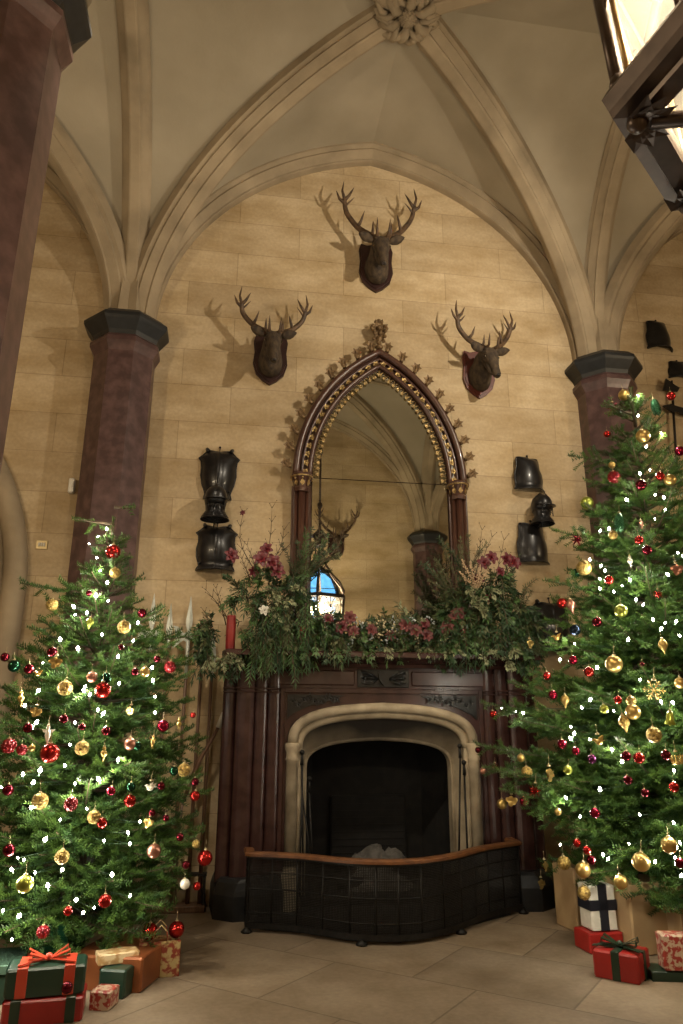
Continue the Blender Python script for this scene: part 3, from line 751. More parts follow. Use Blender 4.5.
# ================================================================ ARMOUR
def plate(name, x, z, w, h, label, kind='breast', mat='armour', bulge=.15, waist=1.0, skew=0.0, rz=0.0):
    """cuirass plate hung flat on the wall; outline rows (t from the top, half width, bulge)"""
    rt = root(name, (x, 0, z), label, 'armour'); rt.rotation_euler = (0,0,rz)
    if kind == 'breast': rows = [(0,.60,.25),(.04,.66,.38),(.10,.80,.55),(.16,.98,.66),(.22,.86,.80),(.36,.84,.95),(.52,.92,1.0),(.70,.90,.96),(.84,.80,.80),(.90,.78,.72),(.94,.84,.80),(1,.90,.88)]
    else: rows = [(0,.74,.30),(.05,.80,.45),(.14,.80,.60),(.34,.82,.78),(.50,.96,.85),(.66,.98,.90),(.82,.94,.88),(.92,.94,.84),(.95,1.0,.90),(1,1.02,.92)]
    if waist != 1: rows = [(t, hw*(1+(waist-1)*max(0,(t-.3)/.7)), bg) for t, hw, bg in rows]
    n = 17; rings = []
    for t, hw, bg in rows:
        zz = h*(1-t); ring = []
        for k in range(n):
            u = -1+2*k/(n-1); ring.append((u*hw*w/2+skew*w*(1-t)*.2, -.012-bulge*bg*(math.cos(u*PI/2)**.7)-(.018 if abs(u) < .07 and kind == 'breast' else 0), zz-(.05*h*(1-abs(u))**1.5 if t < .03 else 0)))
        rings.append(ring)
    m = MB(); m.loft(rings, closed=False, smooth=True)
    m.loft([[(a, min(b+.012, -.0), c) for a, b, c in r_] for r_ in rings], closed=False, smooth=True)
    # rolled edges
    for r_ in (rings[0], rings[-1]): m.tube(r_, .009, n=6)
    for e in (0, n-1): m.tube([r_[e] for r_ in rings], .010, n=6)
    m.box(-w*.30, w*.30, -.03, 0, h*.25, h*.80)
    part('plate', m, M[mat], rt, local=True)
    for sx in ((-1, 1) if kind == 'breast' else ()):
        s = MB(); s.tube([(sx*w*.27,-.05,h*.96),(sx*w*.30,-.03,h*1.02),(sx*w*.25,-.015,h*1.0)], [.022,.024,.014], n=7); part('shoulder_strap', s, M[mat], rt, local=True)
        for zz in ((.14, .30) if kind == 'breast' else ()):
            s = MB(); s.ball((sx*w*.38*waist,-.05,h*zz), .016, 8); part('rivet', s, M[mat], rt, local=True)
    s = MB(); s.tube([(0,-.03,h*.98),(0,-.01,h*1.08)], .006, n=5); s.ball((0,-.012,h*1.09), .014, 8); part('hanging_hook', s, M['iron'], rt, local=True)
    return rt
def helmet(x, z, s, label, turn, skirt=.5):
    rt = root('helmet', (x, -.085, z), label, 'helmet'); rt.rotation_euler = (0,0,turn); rt.scale = (s,s,s)
    d = MB(); c = (0,-.14,0)
    prof = [(.125,.14),(.135,.20),(.132,.26),(.112,.32),(.075,.36),(.03,.385),(0,.39)]
    d.lathe(prof, 18, c, sy=1.15)
    rings = [[(.012*sx, -.14-.155*math.sin(a)*1.0-(0 if abs(sx) else .012), .16+.245*math.cos(a)) for sx in (-1,0,1)] for a in [(-1.1+2.2*i/14) for i in range(15)]]
    d.loft(rings, closed=False)
    part('skull', d, M['armour'], rt, local=True)
    b = MB(); b.prism([(math.cos(t)*.15, math.sin(t)*.20) for t in [PI+PI*k/12 for k in range(13)]], lambda a, q: (a,-.17+q*.9,.20-.25*abs(q)*.4), lambda a, q: (a,-.17+q*.9,.212-.25*abs(q)*.4))
    part('peak', b, M['armour'], rt, local=True)
    k_ = MB(); k_.loft([[(rx*math.cos(a),-.13+.9*rx*math.sin(a),zz) for a in [2*PI*k/18 for k in range(18)]] for rx, zz in ((.122,.20),(.118,.12),(.115,.06),(.135,.03),(.165,-.02),(.175,-.04))], smooth=True)
    for j in range(3): k_.tube([((.128+.016*j)*math.cos(2*PI*k/18),-.13+.9*(.128+.016*j)*math.sin(2*PI*k/18),.04-.025*j) for k in range(19)], .006, n=5)
    part('neck_guard', k_, M['armour'], rt, local=True)
    f = MB()
    for j in range(4): f.tube([(-.10+.066*j,-.255+.01*abs(j-1.5),.19),(-.09+.06*j,-.262+.01*abs(j-1.5),.06)], .006, n=5)
    f.tube([(-.11,-.22,.11),(0,-.265,.11),(.11,-.22,.11)], .006, n=5)
    part('face_bars', f, M['armour'], rt, local=True)
    g = MB(); g.tube([(0,-.12,-.02),(0,-.06,-.06),(0,-.01,-.10)], .009, n=5); g.tube([(0,0,.28),(0,-.03,.33)], .01, n=5); part('wall_bracket', g, M['iron'], rt, local=True)
    return rt
plate('breastplate', -1.81, 4.12, .47, .58, 'black breastplate hung left of the mirror, uppermost of its column of armour', waist=.72)
helmet(-1.83, 3.86, .92, 'black helmet hanging between the two breastplates left of the mirror', .1)
plate('breastplate', -1.79, 3.30, .46, .50, 'black breastplate below the helmet left of the mirror, a red flower before it')
plate('backplate', 1.92, 4.42, .42, .42, 'small black plate hung highest right of the mirror, just above the helmet', 'back', rz=.25)
helmet(1.93, 3.99, .86, 'black helmet tipped to the right above the lower plate, right of the mirror', .4)
plate('breastplate', 1.90, 3.52, .42, .48, 'black polished breastplate under the helmet right of the mirror', 'back', rz=.2)
plate('backplate', 3.92, 6.52, .38, .42, 'dark plate high on the wall at the right edge, above the right column capital', 'back', rz=.15)
plate('breastplate', 2.05, 2.50, .50, .56, 'dark plate half hidden by fir branches right of the mantel flowers', 'breast')

# ================================================================ POLEARMS leaning in the rack
def polearm(x, ztop, zbot, kind, label, y=-.16, sg=1, shiny=True):
    rt = root('halberd' if kind == 'halberd' else ('spear' if kind == 'spear' else 'pole'), (x, y, zbot), label, 'polearm', 'polearms left of the fireplace')
    s = MB(); zs = ztop-(.40 if kind != 'pole' else .02); s.tube([(x,y,zbot),(x,y,1.2),(x,y,zs)], [.020,.019,.016], n=8); part('shaft', s, M['pole'], rt)
    if kind == 'pole': return rt
    b = MB()
    b.lathe([(.018,0),(.022,.02),(.016,.06),(.018,.10)], 8, (x,y,zs-.06))
    b.loft([[(x-w,y,zs+z),(x,y-.009,zs+z),(x+w,y,zs+z),(x,y+.009,zs+z)] for z, w in ((.02,.012),(.10,.032),(.16,.034),(.28,.018),(.40,.002))], caps=True)
    part('spear_point', b, M['steel'], rt, 'bright steel point')
    if kind == 'halberd':
        b = MB(); zc = zs-.02
        o = [(.014,.05),(.05,.03),(.11,.10),(.16,.11),(.125,.0),(.16,-.13),(.10,-.08),(.05,-.04),(.014,-.06)]
        b.prism([(x-sg*a, zc+q) for a, q in o], lambda a, q: (a,y-.005,q), lambda a, q: (a,y+.005,q))
        part('axe_blade', b, M['steel'], rt, 'bright steel axe blade')
        b = MB(); o = [(.014,.04),(.06,.035),(.13,-.01),(.15,-.07),(.10,-.03),(.05,-.025),(.014,-.03)]
        b.prism([(x+sg*a, zc+q) for a, q in o], lambda a, q: (a,y-.005,q), lambda a, q: (a,y+.005,q))
        part('beak', b, M['steel'], rt)
        b = MB(); b.tube([(x,y,zs),(x,y,zs-.45)], .019, n=8); part('socket', b, M['steel'], rt, 'steel socket on the shaft')
    return rt
polearm(-2.40, 3.00, .06, 'halberd', 'halberd nearest the left column, its curved bright blade half behind the fir tips')
polearm(-2.22, 2.90, .06, 'spear', 'plain spear with a narrow point standing between the two halberds')
polearm(-2.02, 2.98, .06, 'halberd', 'halberd with a square bright blade, its tip just left of the red candle')
polearm(-1.87, 2.55, .06, 'pole', 'dark wooden shaft whose head is hidden in greenery, left of the last shaft')
polearm(-1.76, 2.62, .06, 'spear', 'dark spear directly under the red candle, nearest to the fireplace')
# curved horn-tipped bow
b = MB(); b.tube([(-1.97,-.24,.95),(-1.90,-.24,1.15),(-1.83,-.25,1.35),(-1.73,-.25,1.52),(-1.66,-.25,1.66)], [.014,.024,.024,.018,.016], n=8)
bo = root('longbow', (-1.8,-.24,.95), 'dark curved bow with a white tip leaning across the spear shafts', 'bow')
part('bow_limb', b, M['pole'], bo); b = MB(); b.tube([(-1.665,-.25,1.65),(-1.64,-.25,1.72),(-1.62,-.25,1.80)], [.026,.028,.016], n=8); part('bow_tip', b, M['white'], bo, 'white bone tip')
s = MB(); s.tube([(-1.97,-.24,.95),(-1.99,-.22,.6),(-1.98,-.2,.08)], [.014,.012,.010], n=8); part('bow_lower_limb', s, M['pole'], bo)
rk = root('polearm_rack', (-2.1,-.15,0), 'low dark rack bar holding the polearm shafts left of the fireplace', 'rack')
b = MB(); b.box(-2.45, -1.70, -.215, -.20, .30, .325, 0, .004); b.box(-2.45, -1.70, -.125, -.11, .30, .325, 0, .004); part('rack_bar', b, M['iron'], rk)
b = MB(); b.box(-2.45, -1.70, -.26, -.06, .0, .06, 0, .01); part('rack_base', b, M['pole'], rk)
for x in (-2.44, -1.72): b = MB(); b.box(x-.012, x+.012, -.215, -.11, .05, .325, 0, .003); part('rack_post', b, M['iron'], rk)

# weapons far right
p = at(671, 400, Y=-.08)
rt = root('wall_axe', (p[0], -.08, p[2]-1.0), 'dark long handled axe hung on the wall at the right edge behind the fir top', 'axe')
b = MB(); b.tube([(p[0]-.06,-.08,p[2]-1.0),(p[0]+.05,-.08,p[2]+.28)], .016, n=7); part('haft', b, M['iron'], rt)
b = MB(); o = [(-.14,.02),(-.02,.06),(.02,.04),(.20,.0),(.36,.05),(.33,-.06),(.20,-.10),(.05,-.05),(-.02,-.06)]
b.prism([(p[0]+a, p[2]-.12+q) for a, q in o], lambda a, q: (a,-.10,q), lambda a, q: (a,-.075,q)); part('lower_blade', b, M['armour'], rt)
b = MB(); o = [(-.10,-.05),(-.04,.12),(.08,.03),(.14,.0),(.10,-.06),(0,-.05)]
b.prism([(p[0]+a, p[2]+.18+q) for a, q in o], lambda a, q: (a,-.10,q), lambda a, q: (a,-.075,q)); part('upper_blade', b, M['armour'], rt)
p = at(681, 368, Y=-.08)
h_ = plate('tasset', p[0], p[2]-.12, .28, .24, 'small pointed dark plate at the right edge below the high plate', 'back', bulge=.08)
# stained glass window on the opposite wall (seen in the mirror)
wx, wz = .36, 4.0
w = MB(); ow = [(wx-.42,wz),(wx+.42,wz),(wx+.42,wz+.75),(wx+.30,wz+1.05),(wx,wz+1.30),(wx-.30,wz+1.05),(wx-.42,wz+.75)]
w.prism(ow, lambda a, z: (a,-8.57,z), lambda a, z: (a,-8.598,z))
gm = nmat('stained_glass', (.10,.35,.8), (.25,.65,1.0), rough=.2, scale=9, emit=(.10,.42,1.0), estr=1.6)
fr = MB()
for i in range(len(ow)): a, b_ = ow[i], ow[(i+1) % len(ow)]; fr.tube([(a[0],-8.55,a[1]),(b_[0],-8.55,b_[1])], .045, n=6)
fr.tube([(wx,-8.55,wz),(wx,-8.55,wz+1.3)], .02, n=6)
for k in range(1, 5): fr.tube([(wx-.42,-8.555,wz+.2*k),(wx+.42,-8.555,wz+.2*k)], .010, n=5)
wo = struct('window_1', w, gm, 'blue stained glass lancet window opposite the fireplace')
wf = bpy.data.objects.new('window_frame', fr.mesh('window_frame', M['slate'])); col.objects.link(wf); wf.parent = wo
# ================================================================ FLOWERS ON THE MANTEL
LG = [nmat('leaf_dark', (.016,.042,.015), (.032,.070,.022), rough=.5, scale=12), nmat('leaf_olive', (.060,.075,.026), (.09,.105,.04), rough=.5, scale=12),
      nmat('leaf_pale', (.17,.20,.10), (.26,.27,.15), rough=.55, scale=12), nmat('leaf_mid', (.045,.10,.028), (.075,.15,.04), rough=.45, scale=12), M['bark'],
      nmat('cream_berry', (.62,.52,.33), rough=.4), nmat('silver_berry', (.45,.50,.52), rough=.35)]
PET = [nmat('petal_crimson', (.075,.004,.010), (.12,.008,.014), rough=.45, scale=20), nmat('petal_dusky', (.13,.022,.020), (.075,.012,.012), rough=.5, scale=20), nmat('petal_white', (.62,.60,.52), (.5,.47,.4), rough=.5, scale=20),
       nmat('plume_cream', (.50,.36,.22), (.36,.25,.15), rough=.8, scale=20)]
fr_ = random.Random(42)
def sprig(mb, p, d, L, leafL, leafW, mi, droop=.3, n=None, stem=True, pairs=True):
    p = Vector(p); d = Vector(d).normalized(); n = n or max(4, int(L/(leafL*.38))); pts = [p]; v = d.copy()
    for i in range(n):
        v = (v+Vector((fr_.uniform(-.08,.08), fr_.uniform(-.08,.08), -droop/n*1.8))).normalized()
        pts.append(pts[-1]+v*(L/n))
    if stem: mb.tube(pts, [.004]*len(pts), n=3, mi=4, caps=False, smooth=False)
    for i in range(1, len(pts)):
        t = (pts[i]-pts[i-1]).normalized(); a0 = fr_.uniform(0, 6.28)
        s1 = t.orthogonal().normalized(); s2 = t.cross(s1)
        for k in range(2 if pairs else 1):
            a = a0+k*PI; sd = s1*math.cos(a)+s2*math.sin(a)
            mb.leaf(pts[i], t*.75+sd*.8+Vector((0,0,-.15)), sd.cross(t)+Vector((0,-.3,.6)), leafL*fr_.uniform(.75,1.2), leafW*fr_.uniform(.8,1.2), mi, curl=.1)
    mb.leaf(pts[-1], v, (0,-.4,1), leafL, leafW, mi)
def berries(mb, c, r, n, mi, size):
    for k in range(n):
        d = Vector((fr_.gauss(0,1), fr_.gauss(0,1)-.6, fr_.gauss(0,1))).normalized()*r*fr_.uniform(.3,1); q = Vector(c)+d
        mb.ball(tuple(q), size*fr_.uniform(.8,1.2), 6, mi=mi); mb.tube([Vector(c)+Vector((0,.02,-.05)), q], .0016, n=3, mi=4, caps=False)
def amaryllis(c, size, pm, parent, face=(0,-1,.3), name='amaryllis', n=6, label=None):
    f = MB(); c = Vector(c); ax = Vector(face).normalized(); u = ax.orthogonal().normalized(); w = ax.cross(u)
    for ring, (cnt, tilt, s) in enumerate(((n, .35, 1.0), (n, .85, .72))):
        for k in range(cnt):
            a = 2*PI*k/cnt+ring*.5; rd = u*math.cos(a)+w*math.sin(a)
            f.petal(c, rd+ax*tilt, ax*1.0-rd*.3, size*s, size*.62*s)
    for k in range(5): a = k*1.26; f.tube([c, c+ax*size*.5+(u*math.cos(a)+w*math.sin(a))*size*.15], [.002,.001], n=3)
    part(name, f, pm, parent, label)
def candle(x, y, z, h, r, mat, label):
    rt = root('pillar_candle', (x, y, z), label, 'candle', 'candles on the mantel')
    b = MB(); b.lathe([(r*.96,0),(r,.006),(r,h-.01),(r*.93,h),(r*.5,h-.012),(0,h-.014)], 20, (x,y,z)); part('wax', b, mat, rt)
    w = MB(); w.tube([(x,y,z+h-.015),(x+.003,y,z+h+.02)], .003, n=5); part('wick', w, M['soot'], rt)
M['wax'] = nmat('red_wax', (.26,.022,.018), (.20,.015,.014), rough=.35, scale=8)
M['wax'].node_tree.nodes['Principled BSDF'].inputs['Subsurface Weight'].default_value = .15
M['wax_dark'] = nmat('plum_wax', (.085,.012,.018), rough=.35)
TOP = 2.39
# -- low central garland
g = root('mantel_garland', (0,-.42,TOP), 'low garland of mixed leaves, berries and dusky flowers along the middle of the mantel', 'garland')
f = MB()
def hull(x):       # garland height above the shelf at x
    return .28+.09*math.sin(x*5+1)+.06*math.sin(x*11)
for k in range(330):
    x = fr_.uniform(-.80, .80); y = fr_.uniform(-.60, -.28); up = fr_.random(); z = TOP+.03+up*hull(x)
    d = Vector((fr_.uniform(-1,1), -fr_.uniform(.1,1.0), fr_.uniform(-.7,.9)))
    kind = fr_.choices((0,1,2,3), (5,4,3,2))[0]
    sprig(f, (x,y,z), d, fr_.uniform(.12,.24), fr_.uniform(.045,.075), fr_.uniform(.016,.03), kind, droop=fr_.uniform(.2,.9))
for k in range(34):      # hanging bits over the shelf edge
    x = fr_.uniform(-.80, .80); sprig(f, (x,-.60,TOP+.06), (fr_.uniform(-.4,.4),-.7,-.1), fr_.uniform(.06,.13), .05, .018, fr_.choice((0,1,2,3)), droop=1.2)
part('foliage', f, LG, g)
b = MB()
for k in range(44): berries(b, (fr_.uniform(-.78,.78), fr_.uniform(-.64,-.5), TOP+fr_.uniform(.08,.34)), .07, 9, 5 if fr_.random() < .6 else 6, .010)
part('berries', b, LG, g, 'cream and silver berries')
for x, z, s, pm in ((-.48,2.62,.075,0),(-.36,2.58,.07,1),(-.40,2.72,.075,1),(-.18,2.60,.07,1),(.02,2.55,.06,1),(.18,2.66,.075,1),(.28,2.60,.08,1),(.40,2.56,.07,1),(.38,2.68,.06,0),(.62,2.64,.08,1),(-.62,2.70,.06,0),(.70,2.76,.07,1)):
    amaryllis((x,-.66,z), s, PET[pm], g, (fr_.uniform(-.4,.4),-1,fr_.uniform(0,.5)), 'flower', 7)
# -- tall arrangements
def px_skip(x, z): return abs(x+1.58) < .17 and 2.38 < z < 2.86
def arrangement(name, x0, x1, prof, label, seedx):
    """prof: list of (x, z_bottom, z_top)"""
    rt = root(name, ((x0+x1)/2,-.42,TOP), label, 'flower arrangement', 'flower arrangements on the mantel')
    xs = [p[0] for p in prof]
    def lim(x):
        return float(np.interp(x, xs, [p[1] for p in prof])), float(np.interp(x, xs, [p[2] for p in prof]))
    f = MB(); cx = (x0+x1)/2
    for k in range(430):
        x = fr_.uniform(x0, x1); zb, zt = lim(x); t = fr_.random(); z = zb+(zt-zb)*t
        y = -.44-fr_.uniform(0,.24)*(1-t*.6)
        if px_skip(x, z): continue
        kind = fr_.choices((0,1,2,3), (9,3,0,4))[0]
        d = Vector(((x-cx)*.9+fr_.uniform(-.5,.5), -fr_.uniform(.1,.9), t*1.1-.55+fr_.uniform(-.5,.4)))
        if fr_.random() < .35: sprig(f, (x,y,z), d, fr_.uniform(.18,.32), .10, .016, kind, droop=1.5)          # willowy
        else: sprig(f, (x,y,z), d, fr_.uniform(.12,.24), fr_.uniform(.05,.075), fr_.uniform(.02,.032), kind, droop=.6)
    part('foliage', f, LG, rt)
    return rt
LA = arrangement('flower_arrangement', -1.80, -.52, [(-1.85,2.45,2.72),(-1.70,2.40,2.62),(-1.50,2.40,3.1),(-1.25,2.38,3.25),(-1.0,2.42,3.15),(-.75,2.50,2.82),(-.52,2.50,2.72)], 'tall wild flower arrangement on the left end of the mantel, red lilies above it', 1)
RA = arrangement('flower_arrangement', .62, 1.54, [(.60,2.50,2.80),(.80,2.48,3.0),(1.0,2.5,3.2),(1.25,2.5,3.25),(1.42,2.5,3.0),(1.56,2.48,2.7)], 'tall wild flower arrangement on the right end of the mantel with a cream plume', 2)
def twigs(rt, lst):
    t = MB()
    for pts in lst:
        P = [Vector(p) for p in pts]; t.tube(P, [.007-.005*i/(len(P)-1) for i in range(len(P))], n=5)
        for i in range(1, len(P)):
            d = (P[i]-P[i-1]).normalized()
            for s_ in (-1, 1):
                e = P[i]+(d+Vector((s_*.7,-.2,.2))).normalized()*fr_.uniform(.04,.10); t.tube([P[i], e], [.0035,.0015], n=4); t.ball(tuple(e), .006, 5)
    part('twigs', t, M['bark'], rt, 'bare brown twigs')
def tw(px0, py0, px1, py1, bend=0.0, y=-.45, n=5):
    a, b_ = at(px0, py0, Y=y), at(px1, py1, Y=y)
    return [tuple(a+(b_-a)*i/n+np.array([bend*math.sin(PI*i/n), -.03*math.sin(PI*i/n*2), 0])) for i in range(n+1)]
twigs(LA, [tw(258,575,243,514,-.10), tw(262,575,272,508,.03), tw(265,570,284,530,.05), tw(255,580,247,545,.03), tw(268,575,300,535,-.05), tw(250,580,240,553,0), tw(300,560,318,520,.1), tw(315,570,345,530,.05), tw(230,625,206,590,.03), tw(226,625,216,588,.0), tw(215,640,205,612,0)])
twigs(RA, [tw(470,590,482,530,.03), tw(478,590,492,537,-.03), tw(480,600,504,540,.06), tw(472,600,466,540,-.04), tw(490,610,508,556,.05), tw(455,600,448,560,-.03), tw(468,590,478,548,0), tw(500,610,507,570,.0)])
# wispy olive sprays reaching over the mirror
f = MB()
for (px0,py0,px1,py1) in ((296,600,316,535),(300,590,328,530),(296,590,306,545),(295,585,300,540),(300,575,330,545),(300,565,318,525)):
    a, b_ = Vector(at(px0,py0,Y=-.42)), Vector(at(px1,py1,Y=-.40)); 
    for k in range(3): sprig(f, a, (b_-a)+Vector((fr_.uniform(-.1,.1),fr_.uniform(-.05,.05),0)), (b_-a).length*fr_.uniform(.8,1.1), .05, .014, fr_.choice((0,1,3)), droop=.25, pairs=True)
part('trailing_sprays', f, LG, LA)
f = MB()
for (px0,py0,px1,py1) in ((455,610,432,560),(458,605,442,550),(462,600,450,545),(450,620,425,590),(465,590,458,535),(470,590,470,540),(455,600,436,575),(448,615,440,585),(515,610,520,570),(518,620,528,585),(505,590,512,555)):
    a, b_ = Vector(at(px0,py0,Y=-.42)), Vector(at(px1,py1,Y=-.40))
    for k in range(3): sprig(f, a, (b_-a)+Vector((fr_.uniform(-.1,.1),fr_.uniform(-.05,.05),0)), (b_-a).length*fr_.uniform(.8,1.1), .05, .012, fr_.choice((0,1,1)), droop=.25)
part('trailing_sprays', f, LG, RA)
# willowy streamers drooping over the shelf
f = MB()
for k in range(46):
    px = fr_.choice((254,260,264,270,276,284,292,300,306))+fr_.uniform(-4,4); sprig(f, at(px, fr_.uniform(600,655), Y=-.70), (fr_.uniform(-.25,.25),-.25,-.4), fr_.uniform(.18,.32), .085, .013, fr_.choice((0,3,3,1)), droop=1.4)
part('willow_streamers', f, LG, LA)
# pale leaf clusters
f = MB()
for px, py in ((272,590),(285,600),(278,612),(300,588),(208,658),(222,662),(236,658)):
    c = at(px, py, Y=-.70)
    for k in range(4): sprig(f, c, (fr_.uniform(-1,1),-.7,fr_.uniform(-.8,.8)), .11, .04, .020, 2, droop=.6)
part('pale_leaves', f, LG, LA, 'pale variegated leaves')
f = MB()
for px, py in ((468,590),(476,600),(482,610),(470,605),(490,590),(485,655),(512,650),(508,660),(455,650)):
    c = at(px, py, Y=-.70)
    for k in range(4): sprig(f, c, (fr_.uniform(-1,1),-.7,fr_.uniform(-.8,.8)), .11, .04, .022, 2, droop=.5)
part('pale_leaves', f, LG, RA, 'pale variegated leaves')
for px, py, s, pm in ((231,556,.085,0),(262,560,.10,0),(272,563,.10,0),(267,550,.08,0),(277,572,.09,0),(253,572,.06,0),(243,513,.035,0)):
    amaryllis(at(px,py,Y=-.66 if px != 243 else -.46), s, PET[pm], LA, (fr_.uniform(-.5,.5),-1,fr_.uniform(0,.5)), 'amaryllis', 6, 'crimson bloom')
amaryllis(at(264,611,Y=-.74), .06, PET[2], LA, (.1,-1,.3), 'white_flower', 6, 'white bloom')
for px, py, s, pm in ((484,563,.08,0),(491,558,.08,0),(506,560,.085,0),(514,563,.08,0),(478,580,.07,0),(459,613,.085,1),(452,622,.07,1),(488,598,.05,0),(500,572,.06,0)):
    amaryllis(at(px,py,Y=-.64), s, PET[pm], RA, (fr_.uniform(-.5,.5),-1,fr_.uniform(0,.5)), 'amaryllis' if pm == 0 else 'flower', 6, 'crimson bloom' if pm == 0 else 'dusky red bloom')
f = MB()      # cream astilbe plume
for (px0,py0,px1,py1) in ((476,588,462,560),(476,588,470,562),(477,588,480,566),(475,590,460,572),(478,588,486,572)):
    a, b_ = Vector(at(px0,py0,Y=-.70)), Vector(at(px1,py1,Y=-.72))
    for i in range(14):
        c = a+(b_-a)*i/13
        for k in range(4): f.ball(tuple(c+Vector((fr_.gauss(0,1),fr_.gauss(0,1),fr_.gauss(0,1)))*.018*(1.2-i/13)), .008, 5)
    f.tube([a, b_], .004, n=4)
part('plume', f, PET[3], RA, 'cream feathery plume')
candle(-1.585, -.60, 2.39, .33, .047, M['wax'], 'tall red pillar candle at the far left end of the mantel greenery')
p = at(464, 642, Y=-.62); candle(p[0], -.60, 2.40, .36, .042, M['wax'], 'red pillar candle right of centre, in front of the dusky bloom')
p = at(507, 650, Y=-.60); candle(p[0], -.58, 2.40, .30, .042, M['wax_dark'], 'dark plum candle in the right flower arrangement')
p = at(303, 645, Y=-.60); candle(p[0], -.58, 2.40, .24, .04, M['wax'], 'short red candle half sunk in leaves left of the mirror lantern reflection')
# greenery that spills over the left end, below the candle
f = MB()
for k in range(70):
    px, py = fr_.uniform(198,245), fr_.uniform(618,668)
    if abs(px-226) < 14 and py < 655: continue
    sprig(f, at(px,py,Y=-.50-.1*fr_.random()), (fr_.uniform(-1,.6),-.6,fr_.uniform(-.8,.3)), fr_.uniform(.12,.22), .075, .02, fr_.choice((0,0,3)), droop=1.0)
part('trailing_foliage', f, LG, LA)
f = MB()
for k in range(36):
    px, py = fr_.uniform(512,538), fr_.uniform(615,665); sprig(f, at(px,py,Y=-.50-.1*fr_.random()), (fr_.uniform(-.5,.9),-.6,fr_.uniform(-.8,.3)), fr_.uniform(.12,.22), .06, .024, fr_.choice((0,1,3)), droop=.9)
part('trailing_foliage', f, LG, RA)
